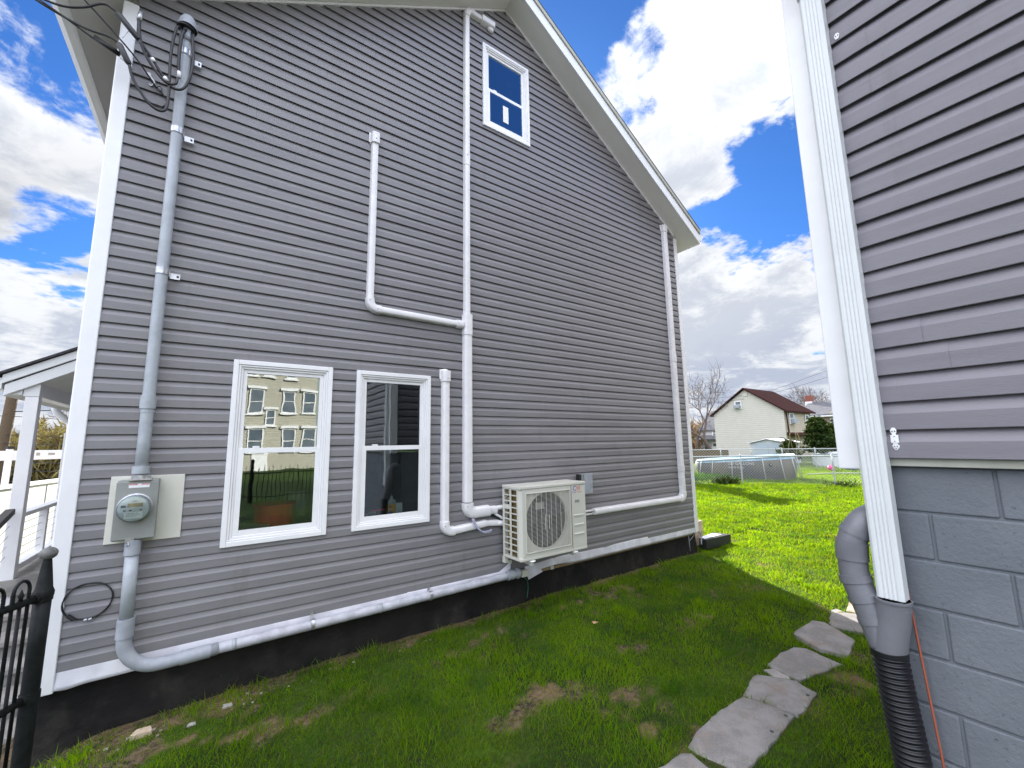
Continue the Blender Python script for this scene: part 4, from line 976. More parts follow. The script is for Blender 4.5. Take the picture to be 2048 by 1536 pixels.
# ================================================================== PAVERS
def paver(pts, th, m, label, holes=(), zt=-1.762, tilt=(0,0)):
    pts = [Vector((p[0], p[1], 0)) for p in pts]; c = sum(pts, Vector())/len(pts)
    out_ = []; n = len(pts)
    for i in range(n):
        a, b_ = pts[i], pts[(i+1)%n]; L_ = (b_-a).length; k = max(int(L_/.03), 1)
        for j in range(k):
            p = a.lerp(b_, j/k); nrm = (p-c).normalized()
            out_.append(p+nrm*(.012*fbm(p.x, p.y, 9, 3)+.007*fbm(p.x, p.y, 30, 5)))
    rr_ = thing('stepping_stone', (c.x, c.y, zt-th), label, 'stepping stone', 'flat concrete stepping stones across the lawn') if holes else None
    bm = bmesh.new()
    def zt_(p): return zt+tilt[0]*(p.x-c.x)+tilt[1]*(p.y-c.y)
    rings = []
    for sc, dz in ((.80,.0), (.975,.0), (.992,-.003), (1.0,-.010), (1.0,-th)):
        rings.append([bm.verts.new((c.x+(p.x-c.x)*sc, c.y+(p.y-c.y)*sc, zt_(p)+dz+.003*fbm(p.x*sc, p.y*sc, 12, 6))) for p in out_])
    m_ = len(out_)
    cv = bm.verts.new((c.x, c.y, zt))
    for i in range(m_):
        bm.faces.new((cv, rings[0][i], rings[0][(i+1)%m_]))
        for q in range(len(rings)-1): bm.faces.new((rings[q][i], rings[q+1][i], rings[q+1][(i+1)%m_], rings[q][(i+1)%m_]))
    bmesh.ops.recalc_face_normals(bm, faces=bm.faces)
    off = wloc(rr_) if rr_ else Vector((0,0,0))
    bmesh.ops.translate(bm, verts=bm.verts, vec=-off)
    me = bpy.data.meshes.new('slab'); bm.to_mesh(me); bm.free(); me.materials.append(m)
    for p in me.polygons: p.use_smooth = True
    try: me.set_sharp_from_angle(angle=R(50))
    except Exception: pass
    o = bpy.data.objects.new('slab' if rr_ else 'stepping_stone', me); COL.objects.link(o)
    if rr_:
        o.parent = rr_
        for (hx, hy) in holes:
            b = MB(); b.lathe((hx, hy, zt-.004), (0,0,1), [(0,.012),(.007,.011),(.0075,.0)], 9); b.build('drilled_hole', M_dark, rr_)
    else: tag(o, label, 'stepping stone', 'flat concrete stepping stones across the lawn')
def GP(px, py, z=-1.765):
    v = pxdir(px, py); t = z/v.z; return (v.x*t, v.y*t)
PAVES = []
def pv(px, th, m, label, holes=(), zt=-1.782, tilt=(0,0)):
    pts = [GP(*p) for p in px]; PAVES.append(pts); paver(pts, th, m, label, [GP(*h) for h in holes], zt, tilt)
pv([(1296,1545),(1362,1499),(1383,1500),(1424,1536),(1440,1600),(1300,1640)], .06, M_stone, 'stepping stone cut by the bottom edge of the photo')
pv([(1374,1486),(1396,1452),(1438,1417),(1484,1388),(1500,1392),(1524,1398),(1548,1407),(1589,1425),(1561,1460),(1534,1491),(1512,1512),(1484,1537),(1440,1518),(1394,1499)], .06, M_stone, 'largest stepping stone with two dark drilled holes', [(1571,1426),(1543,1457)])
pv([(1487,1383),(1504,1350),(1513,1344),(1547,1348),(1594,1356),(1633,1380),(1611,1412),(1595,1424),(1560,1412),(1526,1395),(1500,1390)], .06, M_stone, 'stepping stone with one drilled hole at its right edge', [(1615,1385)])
pv([(1534,1323),(1561,1299),(1588,1289),(1612,1291),(1683,1323),(1601,1354),(1574,1344)], .05, M_stone, 'plain flat stone above the one with a single hole', (), -1.784)
pv([(1525,1332),(1547,1330),(1577,1347),(1580,1352),(1548,1347)], .04, M_stone2, 'small narrow broken stone sliver between two larger stepping stones', (), -1.79)
pv([(1585,1268),(1626,1241),(1650,1245),(1710,1280),(1697,1312),(1640,1298)], .075, M_stone, 'raised tilted stepping stone with a thick dark edge', (), -1.760, (-.01,.02))
pv([(1657,1240),(1662,1222),(1690,1220),(1736,1227),(1738,1262),(1695,1256),(1662,1248)], .05, M_stone, 'stepping stone partly behind the grey wye pipe', (), -1.784)
pv([(1658,1219),(1670,1212),(1688,1218),(1664,1222)], .03, M_stone2, 'tiny stone chip at the edge of the house shadow', (), -1.79)
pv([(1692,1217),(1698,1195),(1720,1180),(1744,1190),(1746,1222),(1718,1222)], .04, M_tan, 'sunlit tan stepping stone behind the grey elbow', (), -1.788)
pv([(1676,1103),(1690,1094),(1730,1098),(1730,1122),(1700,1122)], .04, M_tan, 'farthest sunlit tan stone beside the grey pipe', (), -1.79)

# ================================================================== IRON FENCE at the left
ifn = thing('iron_fence', (-.668, 3.165, -1.85), 'black iron fence with bowed pickets and ball topped post at left edge', 'fence')
PX, PY = -.668, 3.165; fd = Vector((-.455,-.89,0)).normalized()
b = MB(); b.tube([(PX,PY,-2.0),(PX,PY,-.70)], .033, 20); b.build('post', M_iron, ifn, smooth='all')
b = MB(); b.lathe((PX,PY,-.70),(0,0,1),[(-.02,.039),(.0,.040),(.012,.035),(.02,.032),(.16,.016)],20); b.build('post_cone', M_iron, ifn, smooth=True)
b = MB(); b.sphere((PX,PY,-.515), .036, 16, 10, (1,1,.85)); b.build('ball_finial', M_ironcap, ifn, smooth='all')
def fp(t, z): q = Vector((PX,PY,0))+fd*t; return (q.x, q.y, z)
for z in (-.72, -1.18, -1.54):
    b = MB(); b.tube([fp(-.03,z), fp(.05,z)], .023, 10); b.lathe((PX,PY,z-.02),(0,0,1),[(0,.038),(.04,.038)],16); b.build('rail_clamp', M_iron, ifn, smooth=True)
    b = MB(); b.tube([fp(.03,z), fp(3.3,z)], .017, 10); b.build('rail', M_iron, ifn, smooth='all')
t = .075; k = 0
while t < 3.2:
    b = MB()
    w_ = .075
    pts = [fp(t, -1.84), fp(t, -.66)]+[fp(t+w_/2-w_/2*math.cos(a), -.66+.045*math.sin(a)) for a in [math.pi*i/8 for i in range(1, 8)]]+[fp(t+w_, -.66), fp(t+w_, -1.84)]
    b.tube(pts, .0075, 8); b.build('bowed_picket', M_iron, ifn, smooth='all')
    b = MB(); b.tube([fp(t+w_/2, -1.84), fp(t+w_/2, -.715)], .0075, 8); b.lathe(fp(t+w_/2,-.712),(0,0,1),[(0,.009),(.02,.008),(.028,.012),(.06,.001)],8); b.build('picket', M_iron, ifn, smooth='all')
    t += .118; k += 1

# ================================================================== PORCH on the house front
po = thing('front_porch', (-1.3, 7.5, -1.5), 'white front porch with shed roof, square post and cable railing on the house front', 'porch')
PY0, PY1 = 6.6, 9.4
b = MB(); b.prism([(-.82,PY0,1.22),(-.82,PY0,1.36),(-1.88,PY0,.70),(-1.88,PY0,.58)], (0,.03,0)); b.build('rake_fascia', M_trim, po, bevel=.004)
b = MB(); b.prism([(-.82,PY0-.02,1.36),(-.82,PY0-.02,1.46),(-1.90,PY0-.02,.80),(-1.90,PY0-.02,.705)], (0,.03,0)); b.build('rake_trim', M_trim, po, bevel=.004)
b = MB(); b.prism([(-.82,PY0-.05,1.465),(-.82,PY0-.05,1.495),(-1.96,PY0-.05,.80),(-1.96,PY0-.05,.775)], (0,PY1-PY0+.1,0)); b.build('porch_roof', M_shingle, po)
b = MB(); b.prism([(-.82,PY0+.03,1.21),(-.82,PY0+.03,1.23),(-1.88,PY0+.03,.60),(-1.88,PY0+.03,.58)], (0,PY1-PY0,0)); b.build('porch_ceiling', M_soff, po)
b = MB(); b.box(-1.75,-1.63,PY0+.035,PY1,.585,.80); b.box(-1.86,-1.755,PY0+.032,PY0+.10,.60,.72); b.build('beam', M_trim, po, bevel=.004)
b = MB(); b.box(-1.735,-1.632,PY0+.04,PY0+.145,-2.2,.583); b.build('post', M_white, po, bevel=.004)
b = MB(); b.box(-1.735,-1.632,PY1-.15,PY1-.05,-2.2,.583); b.build('post', M_white, po, bevel=.004)
b = MB(); b.prism([(-1.90,PY0+.0,.77),(-1.90,PY0,.65),(-1.97,PY0,.65),(-2.02,PY0,.70),(-2.02,PY0,.77)], (0,PY1-PY0,0)); b.build('gutter', M_trim, po, bevel=.003)
b = MB(); b.box(-1.74,-1.63,PY0+.15,PY1-.15,-.69,-.645); b.build('top_rail', M_white, po, bevel=.005)
b = MB(); b.box(-1.73,-1.64,PY0+.15,PY1-.15,-1.24,-1.18); b.build('bottom_rail', M_white, po, bevel=.005)
b = MB(); b.box(-1.72,-1.65,7.55,7.62,-1.18,-.69); b.build('baluster_post', M_white, po, bevel=.003)
for i in range(5):
    b = MB(); zc = -.77-.085*i; b.tube([(-1.685,PY0+.15,zc),(-1.685,PY1-.15,zc)], .0035, 6); b.build('rail_cable', M_zinc, po, smooth='all')
b = MB(); b.box(-1.80,-.86,PY0,PY1,-1.45,-1.30); b.box(-1.75,-.9,PY0+.05,PY1,-2.6,-1.45); b.build('porch_floor', M_conc, po)
dd_ = thing('porch_downspout', (-1.9, 8.75, -2.2), 'white porch downspout with curved offset beside the house corner', 'downspout')
b = MB(); b.tube(smooth_path([(-1.96,8.70,.66),(-1.95,8.72,.56),(-1.87,8.74,.46),(-1.80,8.76,.38),(-1.79,8.76,.2)]), .045, 10); b.build('offset_bend', M_white, dd_, smooth='all')
b = MB(); b.box(-1.84,-1.745,8.70,8.80,-2.2,.25); b.build('pipe', M_white, dd_, bevel=.006)
# steps coming down toward the fence
stp = thing('concrete_steps', (-1.4, 5.4, -2.6), 'weathered concrete steps descending behind the iron fence from the porch', 'steps')
for i in range(7):
    z = -1.40-.145*(i+1)+.03*0; y1 = PY0-.02-.30*i; b = MB(); b.box(-2.0, -.88, y1-.33, y1, -2.9, z-.05); b.build('riser', M_conc, stp)
    b = MB(); b.box(-2.03, -.875, y1-.36, y1-.002, z-.048, z); b.build('tread', M_stone2, stp, bevel=.008)
hr = thing('stair_handrail', (-1.75, 5.9, -2.2), 'dark sloping stair handrail with cable infill on white posts', 'handrail')
b = MB(); b.obox((-1.70,5.55,-.93), (.035,0,0), (0,1.02,.32), (0,-.01,.028)); b.build('dark_rail', mat('dark bronze rail', (.03,.028,.026), .5), hr, bevel=.006)
for y in (4.7,): b = MB(); b.box(-1.73,-1.66,y,y+.07,-2.4,-1.22); b.build('rail_post', M_white, hr, bevel=.004)
for i in range(4): b = MB(); b.tube([(-1.70,4.75,-1.32-.10*i),(-1.70,6.6,-.76-.10*i)], .0035, 6); b.build('rail_cable', M_zinc, hr, smooth='all')

# ================================================================== LEFT BACKGROUND
wf = thing('white_retaining_wall', (-3.5, 13, -2.6), 'bright white painted panel wall beyond the porch railing', 'wall')
p0 = Vector((-4.5, 7.5, 0)); p1 = Vector((-3.0, 15.0, 0)); dv = (p1-p0).normalized(); nv = Vector((dv.y,-dv.x,0))
Lw = (p1-p0).length
b = MB(); b.obox((p0+p1)/2+Vector((0,0,-1.85)), dv*Lw/2, nv*.05, (0,0,1.12)); b.build('panel', mat('white painted panel', (.80,.79,.74), .6, (.74,.73,.68), 1.2), wf)
b = MB(); b.obox((p0+p1)/2+Vector((0,0,-.70)), dv*Lw/2, nv*.08, (0,0,.035)); b.build('cap_rail', M_white, wf)
for i in range(8):
    b = MB(); q = p0+dv*(.4+i*1.05); b.obox(q+nv*.055+Vector((0,0,-1.85)), dv*.006, nv*.005, (0,0,1.11)); b.build('panel_seam', M_lpvc, wf)
wr = thing('white_street_railing', (-6, 17, -1.6), 'white two rail street fence with stick lettering board beyond the white wall', 'railing')
q0 = Vector((-11.0, 14.5, 0)); q1 = Vector((-3.2, 20.0, 0)); dq = (q1-q0).normalized(); nq = Vector((dq.y,-dq.x,0)); Lq = (q1-q0).length
b = MB(); b.obox((q0+q1)/2+Vector((0,0,-.12)), dq*Lq/2, nq*.03, (0,0,.14)); b.build('top_board', M_white, wr, bevel=.01)
b = MB(); b.obox((q0+q1)/2+Vector((0,0,-1.28)), dq*Lq/2, nq*.03, (0,0,.08)); b.build('lower_board', M_white, wr, bevel=.01)
for i in range(6):
    q = q0+dq*(.3+1.75*i); b = MB(); b.obox(q+Vector((0,0,-.72)), dq*.06, nq*.06, (0,0,.80)); b.build('post', M_white, wr, bevel=.01)
    b = MB(); b.obox(q+Vector((0,0,.11)), dq*.07, nq*.07, (0,0,.04)); b.build('post_cap', M_dark, wr)
rr3 = random.Random(5)
b = MB()
for i in range(26):
    q = q0+dq*(1+i*.3)+nq*.035; b.obox(q+Vector((0,0,-.12+rr3.uniform(-.03,.03))), dq*rr3.uniform(.03,.08), nq*.003, (0,0,rr3.uniform(.02,.05)))
b.build('board_marks', mat('faded marks', (.35,.32,.28), .7), wr)
pw = thing('white_terrace', (-6, 16, -2.2), 'flat sunlit pale concrete terrace in front of the white street railing', 'terrace')
b = MB(); b.prism([(-12,12.2,-1.70),(-2.3,15.4,-1.70),(-2.6,20.6,-1.70),(-12,20.6,-1.70)], (0,0,.12)); b.build('slab', mat('pale concrete', (.50,.49,.46), .8, (.42,.41,.38), 2), pw)
# utility pole
up_ = thing('utility_pole', (-12.2, 37.5, -3), 'brown wooden utility pole beyond the porch post at the left edge', 'utility pole')
PT = Vector((-10.3,37.5,3.55)); PB = Vector((-10.75,38.3,-4.0))
b = MB(); b.tube([PB, PT], 0, 10, True, [.30,.24]); b.build('pole', M_wood, up_, smooth='all')
b = MB(); b.tube([PT+Vector((-.1,0,-1.2)), PT+Vector((1.6,.2,-1.05))], .03, 6); b.build('bracket_arm', M_dark, up_)
for i in range(6):
    z = -2.2+i*.8+(.3 if i % 2 else 0)
    b = MB(); a = Vector((-10.5,37.6,z)); c = a+Vector((14,-3+i*.6,-.2-i*.05)); mm_ = (a+c)/2+Vector((0,0,-.35))
    b.tube(smooth_path([a-Vector((8,-2,0)), a, mm_, c]), .018, 5); b.build('overhead_wire', M_black, up_)
# parked car shapes are not readable in the photo; one red flower bed and planting
def leaf_cloud(name, m, c, rad, n, size, seed, label, cat, parent=None, group=None, kind=None, fn=None):
    r_ = np.random.RandomState(seed); P_ = r_.normal(size=(n,3)); P_ /= np.linalg.norm(P_, axis=1)[:,None]
    P_ *= (r_.rand(n)**.45)[:,None]; P_ = P_*np.array(rad)
    if fn is not None: P_ = fn(P_, r_)
    P_ += np.array(c)
    return leaves(name, m, P_, size, r_, label, cat, parent, group, kind)
def leaves(name, m, P_, size, r_, label=None, cat=None, parent=None, group=None, kind=None, aspect=.45, dirs=None):
    n = len(P_); a = r_.normal(size=(n,3)) if dirs is None else dirs
    a /= np.linalg.norm(a, axis=1)[:,None]
    b_ = r_.normal(size=(n,3)); b_ -= a*(a*b_).sum(1)[:,None]; b_ /= np.linalg.norm(b_, axis=1)[:,None]
    s_ = (size*(.6+.8*r_.rand(n)))[:,None]
    off = np.array(wloc(parent)) if parent else np.zeros(3)
    v = np.stack([P_-a*s_, P_+b_*s_*aspect, P_+a*s_, P_-b_*s_*aspect], 1).reshape(-1,3)-off
    me = bpy.data.meshes.new(name); me.vertices.add(4*n); me.vertices.foreach_set('co', v.astype(np.float32).ravel())
    me.loops.add(4*n); me.loops.foreach_set('vertex_index', np.arange(4*n, dtype=np.int32))
    me.polygons.add(n); me.polygons.foreach_set('loop_start', np.arange(0,4*n,4,dtype=np.int32)); me.polygons.foreach_set('loop_total', np.full(n,4,dtype=np.int32))
    me.update(calc_edges=True); me.materials.append(m)
    t_ = me.attributes.new('tint','FLOAT','FACE'); t_.data.foreach_set('value', r_.rand(n).astype(np.float32))
    o = bpy.data.objects.new(name, me); COL.objects.link(o)
    if parent: o.parent = parent
    if label: tag(o, label, cat, group, kind)
    return o
M_redm = leafmat('red mulch plants', (.35,.05,.04), (.5,.12,.08), 2, .2)
leaf_cloud('red_flower_bed', M_redm, (-4.4,17.6,-1.35), (1.3,.5,.2), 900, .07, 3, 'low reddish planting bed seen between porch post and downspout', 'flower bed', kind='stuff')
# bare trees -------------------------------------------------
def bare_tree(loc, h, seed, label, group=None, m=M_bark, r0=.16, lean=(0,0), levels=6, spread=.62, fork=.28, twig=.008, cat='tree'):
    r_ = random.Random(seed); root = thing('bare_tree', loc, label, cat, group)
    tr = MB(); cr = MB()
    def grow(mb_, p, d, L_, rad, lev):
        n = 4 if lev < 3 else 3; pts = [p]; rs_ = [rad]
        q = p.copy(); dd = d.copy()
        end = rad*.62
        for i in range(n):
            dd = (dd+Vector((r_.gauss(0,.11),r_.gauss(0,.11),r_.gauss(.03,.08)))).normalized()
            q = q+dd*(L_/n); pts.append(q.copy()); rs_.append(rad+(end-rad)*(i+1)/n)
        mb_.tube(pts, 0, 7 if lev < 2 else (5 if lev < 4 else 3), False, rs_)
        if lev >= levels: return
        kids = 2 if r_.random() < .55 else 3
        base = r_.random()*6.28
        for i in range(kids):
            a = base+6.28*i/kids+r_.gauss(0,.3); sp = spread*(.6+.7*r_.random())
            o1 = dd.orthogonal().normalized(); o2 = dd.cross(o1)
            nd = (dd*math.cos(sp)+(o1*math.cos(a)+o2*math.sin(a))*math.sin(sp)+Vector((0,0,.10))).normalized()
            grow(cr, q if i < 2 else pts[-2], nd, L_*(.66+.22*r_.random()), max(end*(.72+.2*r_.random()), twig), lev+1)
        if lev >= 2:
            for i in range(2):
                a = r_.random()*6.28; o1 = dd.orthogonal().normalized(); o2 = dd.cross(o1)
                nd = (dd*.5+(o1*math.cos(a)+o2*math.sin(a))).normalized(); s_ = pts[r_.randint(1, len(pts)-2)]
                grow(cr, s_, nd, L_*.45, max(end*.5, twig), max(lev+2, levels-1))
    grow(tr, Vector(loc), Vector((lean[0], lean[1], 1)).normalized(), h*fork, r0, 0)
    tr.build('trunk', m, root, smooth='all'); cr.build('crown', m, root, smooth='all')
    return root
bare_tree((34.2,19.15,-1.85), 7.6, 11, 'bare spreading tree left of the cream house', r0=.22, lean=(-.28,.30), spread=.62, levels=6, twig=.012)
bare_tree((35.5,21.9,-1.85), 7.0, 23, 'bare tree half hidden by the grey house corner', r0=.17, lean=(-.05,.05), spread=.6, levels=6, twig=.011)
bare_tree((71,23.6,-2), 12.5, 31, 'distant bare tree above the grey roofed house', r0=.25, spread=.5, levels=6, fork=.25, twig=.02)
bare_tree((67.5,24.8,-2), 10.5, 33, 'lower distant bare tree left of the brick chimney', r0=.2, spread=.5, levels=6, fork=.25, twig=.02)
bare_tree((-6.0,45,-2), 8.6, 41, 'bare tree on the slope beyond the porch', r0=.22, spread=.55, levels=6, twig=.018)
bare_tree((-4.4,47,-2), 8.2, 43, 'second bare tree on the slope, nearer the porch downspout', r0=.22, spread=.6, levels=6, twig=.018)
bare_tree((-9.6,49,-2), 7.5, 45, 'bare tree beside the utility pole', r0=.22, spread=.6, levels=6, twig=.018)
# brushwood masses
def brush(name, x0, x1, y0, y1, zb, h, n, seed, label, m=M_bark2, L_=.5, wd=.015):
    r_ = np.random.RandomState(seed); X_ = r_.uniform(x0, x1, n); Y_ = r_.uniform(y0, y1, n)
    hh_ = h*(.72+.28*np.sin(X_*.9+seed)*np.cos(Y_*.7)+.12*np.sin(X_*3.1)); Z_ = zb+hh_*r_.rand(n)**.8
    P_ = np.stack([X_, Y_, Z_], 1); d = r_.normal(size=(n,3))*np.array([.7,.7,.5])+np.array([0,0,.8])
    return leaves(name, m, P_, L_, r_, label, 'brush', kind='stuff', aspect=wd/L_*2, dirs=d)
M_twig = leafmat('olive twigs', (.14,.10,.05), (.30,.26,.10), .5, .1, .9)
M_twig2 = leafmat('brown twigs', (.14,.09,.06), (.26,.18,.10), .5, .1, .9)
brush('brushwood', -15, 3, 42, 52, -2.2, 4.3, 16000, 3, 'tan leafless brush covering the slope beyond the street', M_twig, .55, .03)
brush('far_brushwood', 42, 60, 27, 35, -1.9, 4.5, 7000, 4, 'brown leafless brush left of the cream house', M_twig2, .5, .03)
# hills
mh = mat('hazy hillside', (.10,.115,.10), .95, (.16,.14,.10), .02, detail=8)
b = MB(); vs = []; fs = []; N = 220
for i in range(N+1):
    a = 2*math.pi*i/N
    for j, (rr_, hh_) in enumerate(((230,-2.5),(270,8),(330,13),(420,10))):
        h = hh_*(.75+.45*mnoise.noise(Vector((math.cos(a)*3, math.sin(a)*3, 2)))+.2*mnoise.noise(Vector((math.cos(a)*11, math.sin(a)*11, 5)))) if j else hh_
        if j: h -= 1.8
        vs.append((rr_*math.cos(a), rr_*math.sin(a), h))
for i in range(N):
    for j in range(3): k = i*4+j; fs.append((k, k+4, k+5, k+1))
b.add(vs, fs); o = b.build('hills', mh, smooth='all'); tag(o, kind='structure')

# ================================================================== RIGHT BACKGROUND: houses
def clap(mb, mp, u0, u1, z0, z1, course, ulim=None): siding(mb, mp, u0, u1, z0, z1, course, ulim=ulim, joints=False, depth=.013)
ch_ = thing('cream_house', (46, 20.6, -2), 'cream sided two storey house with brown gable roof', 'house')
hx0_, hx1_, hy0_, hy1_ = 43.0, 48.9, 17.2, 23.95; ez, rz, ym = 2.56, 4.90, 20.6
def cl_(z):
    if z < ez: return hy0_, hy1_
    f = (z-ez)/(rz-ez); return hy0_+(ym-hy0_)*f, hy1_+(ym-hy1_)*f
b = MB(); clap(b, lambda u, n, z: (hx0_-n, u, z), hy0_, hy1_, -2.0, rz-.02, .19, cl_)
b.prism([(hx0_+.02,hy0_+.05,-2),(hx0_+.02,hy1_,-2),(hx0_+.02,hy1_,ez),(hx0_+.02,ym,rz-.05),(hx0_+.02,hy0_+.05,ez)], (hx1_-hx0_-.1,0,0)); b.build('gable_wall', M_cream, ch_)
b = MB(); clap(b, lambda u, n, z: (u, hy0_-n, z), hx0_, hx1_, .35, ez, .19); clap(b, lambda u, n, z: (u, hy0_-n, z), hx0_, hx1_+1.4, -2, .25, .19); b.box(hx0_+.02, hx1_+1.4, hy0_+.01, hy0_+1, -2, .25); b.build('side_wall', M_beige, ch_)
for (ya, yb_) in ((hy0_-.35, ym), (hy1_+.30, ym)):
    za = ez-.16; b = MB(); b.prism([(hx0_-.3,ya,za),(hx0_-.3,ya,za+.14),(hx0_-.3,yb_,rz+.20),(hx0_-.3,yb_,rz+.06)], (hx1_-hx0_+.75,0,0)); b.build('roof', M_brroof, ch_)
b = MB(); b.tube([(hx0_+.15,hy0_-.12,ez-.15),(hx0_+.2,hy0_-.12,ez-.5),(hx0_+.35,hy0_-.12,.45)], .06, 6); b.build('drain_pipe', M_brroof, ch_)
b = MB(); b.prism([(hx0_+.1,hy0_,.55),(hx0_+.1,hy0_-.9,.28),(hx0_+.1,hy0_-.9,.18),(hx0_+.1,hy0_,.40)], (5.6,0,0)); b.build('porch_roof', M_brroof, ch_)
def small_window(parent, plane, c, u, z, wdt, hgt, axis, glassm=None, ac_=False):
    # plane const coordinate; axis 'x': wall facing -X (u is Y); 'y': wall facing -Y (u is X); 'Y': wall facing +Y
    def bx(b, u0,u1,z0,z1,d0,d1):
        if axis == 'x': b.box(c-d1, c-d0, u0, u1, z0, z1)
        elif axis == 'y': b.box(u0, u1, c-d1, c-d0, z0, z1)
        else: b.box(u0, u1, c+d0, c+d1, z0, z1)
    b = MB(); t_ = .09
    bx(b, u-wdt/2-t_, u-wdt/2, z-hgt/2-t_, z+hgt/2+t_, .02, .09); bx(b, u+wdt/2, u+wdt/2+t_, z-hgt/2-t_, z+hgt/2+t_, .02, .09)
    bx(b, u-wdt/2, u+wdt/2, z+hgt/2, z+hgt/2+t_, .02, .09); bx(b, u-wdt/2, u+wdt/2, z-hgt/2-t_, z-hgt/2, .02, .09); bx(b, u-wdt/2, u+wdt/2, z-.03, z+.03, .02, .075)
    w_ = b.build('window', M_white, parent)
    b = MB(); bx(b, u-wdt/2, u+wdt/2, z-hgt/2, z+hgt/2, .01, .04); b.build('pane', glassm or M_pane, w_)
    if ac_:
        b = MB(); bx(b, u-wdt/2+.05, u+wdt/2+.1, z-hgt/2, z-.02, .05, .4); b.build('window_unit', M_lpvc, w_)
    return w_
M_pane = mat('dull far window glass', (.10,.13,.16), .15, (.16,.19,.22), .7, spec=.8)
small_window(ch_, 0, hx0_-.03, 21.28, 3.42, .5, .62, 'x', ac_=True)
small_window(ch_, 0, hy0_-.03, 44.3, 1.85, .8, .9, 'y', ac_=True)
small_window(ch_, 0, hy0_-.03, 47.8, 1.75, .7, .9, 'y')
b = MB(); b.box(hx0_-.09,hx0_-.03,20.3,20.7,4.25,4.55); b.build('gable_vent', M_cream, ch_)
b = MB(); b.box(hx0_-.09,hx0_-.03,15.8+1.65,15.8+2.0,-.05,.08); b.build('dryer_vent', M_dark, ch_)
g2 = thing('grey_roof_house', (64, 17, -2), 'tan house with long grey roof and brick chimney behind the evergreen', 'house')
b = MB(); clap(b, lambda u, n, z: (60-n, u, z), 8, 22, -2, 2.62, .2); b.box(60.02, 68, 8, 22, -2, 2.6); b.build('wall', mat('tan grey siding', (.40,.32,.26), .7), g2)
b = MB(); b.prism([(59.4,18.95,2.62),(59.4,18.95,2.78),(64,18.95,4.72),(68.6,18.95,2.78),(68.6,18.95,2.62)], (0,3.5,0)); b.build('roof', M_grroof, g2)
b = MB(); b.prism([(59.35,8,2.66),(59.35,8,2.82),(64,8,4.80),(68.6,8,2.78),(68.6,8,2.62)], (0,10.94,0)); b.build('roof', M_tanroof, g2, label='tan half of the roof')
b = MB(); b.box(59.3,59.42,8,22.45,2.50,2.66); b.build('eave_trim', M_white, g2)
chm = MB(); chm.box(63.5,64.4,22.0,22.7,4.2,5.55); co_ = chm.build('chimney', M_brick, g2)
chm = MB(); chm.box(63.45,64.45,21.95,22.75,4.2,4.75); chm.build('chimney_flashing', M_white, co_)
small_window(g2, 0, 59.97, 18.6, 1.55, .75, 1.35, 'x'); small_window(g2, 0, 59.97, 20.75, 1.7, .45, 1.0, 'x')
b = MB(); b.prism([(58.3,8,.0),(58.3,8,.12),(60,8,.75),(60,8,.6)], (0,12,0)); b.build('porch_roof', mat('dark porch roof', (.09,.08,.08), .9), g2)
for y in (18.3, 16.0): b = MB(); b.box(58.4,58.6,y,y+.2,-2,.0); b.build('porch_post', M_wood, g2)
h3 = thing('small_white_house', (46, 27, -2), 'small white porched house with grey roof behind the bare tree', 'house')
b = MB(); b.box(46, 52, 24.9, 27.6, -2, 1.0); b.build('wall', mat('white grey siding', (.55,.56,.58), .7), h3)
b = MB(); b.prism([(45.8,24.6,.95),(45.8,24.6,1.1),(49,24.6,3.2),(52.2,24.6,1.1),(52.2,24.6,.95)], (0,3.2,0)); b.build('roof', M_grroof, h3)
b = MB(); b.prism([(44.8,24.8,.0),(44.8,24.8,.08),(46,24.8,.5),(46,24.8,.35)], (0,2.8,0)); b.build('porch_roof', M_grroof, h3)
small_window(h3, 0, 45.97, 25.6, .72, .5, .5, 'x'); 
b = MB(); b.box(45.9,45.96,25.3,26.1,-1.5,-.25); dq_ = b.build('door', M_white, h3); 
b = MB(); b.box(45.86,45.9,25.5,25.9,-.75,-.45); b.build('fanlight', M_pane, dq_)
small_window(h3, 0, 45.97, 26.8, -.7, .4, .9, 'x')
b = MB(); b.box(30,30.1,15.9,19.5,-1.8,-.75)
o = b.build('timber_fence', M_wood); tag(o, 'low dark timber fence behind the bare tree trunk', 'fence')
b = MB(); b.lathe((34.5,18.6,-1.8),(0,0,1),[(0,.25),(.9,.25),(1.0,.2)],10); o = b.build('rusty_barrel', mat('rusty steel', (.22,.09,.05), .9)); tag(o, 'rust coloured upright barrel beside the bare tree', 'barrel')
# shed
sh = thing('garden_shed', (34, 14.5, -1.8), 'white metal garden shed with low gable roof before the cream house', 'shed')
b = MB(); b.prism([(33,13.3,-1.8),(33,15.75,-1.8),(33,15.75,-.33),(33,14.5,-.07),(33,13.3,-.30)], (2.2,0,0)); b.build('walls', M_shedf, sh)
b = MB(); b.prism([(32.85,13.15,-.32),(32.85,14.5,-.04),(32.85,15.9,-.34),(32.85,15.9,-.29),(32.85,14.5,.01),(32.85,13.15,-.27)], (2.5,0,0)); b.build('roof', M_white, sh)
b = MB(); b.box(32.965,32.99,13.6,15.4,-1.8,-.40); b.build('door', mat('pale blue shed door', (.42,.48,.55), .5), sh)
b = MB(); b.box(32.96,32.985,14.46,14.5,-1.75,-.42); b.build('door_seam', M_lpvc, sh)
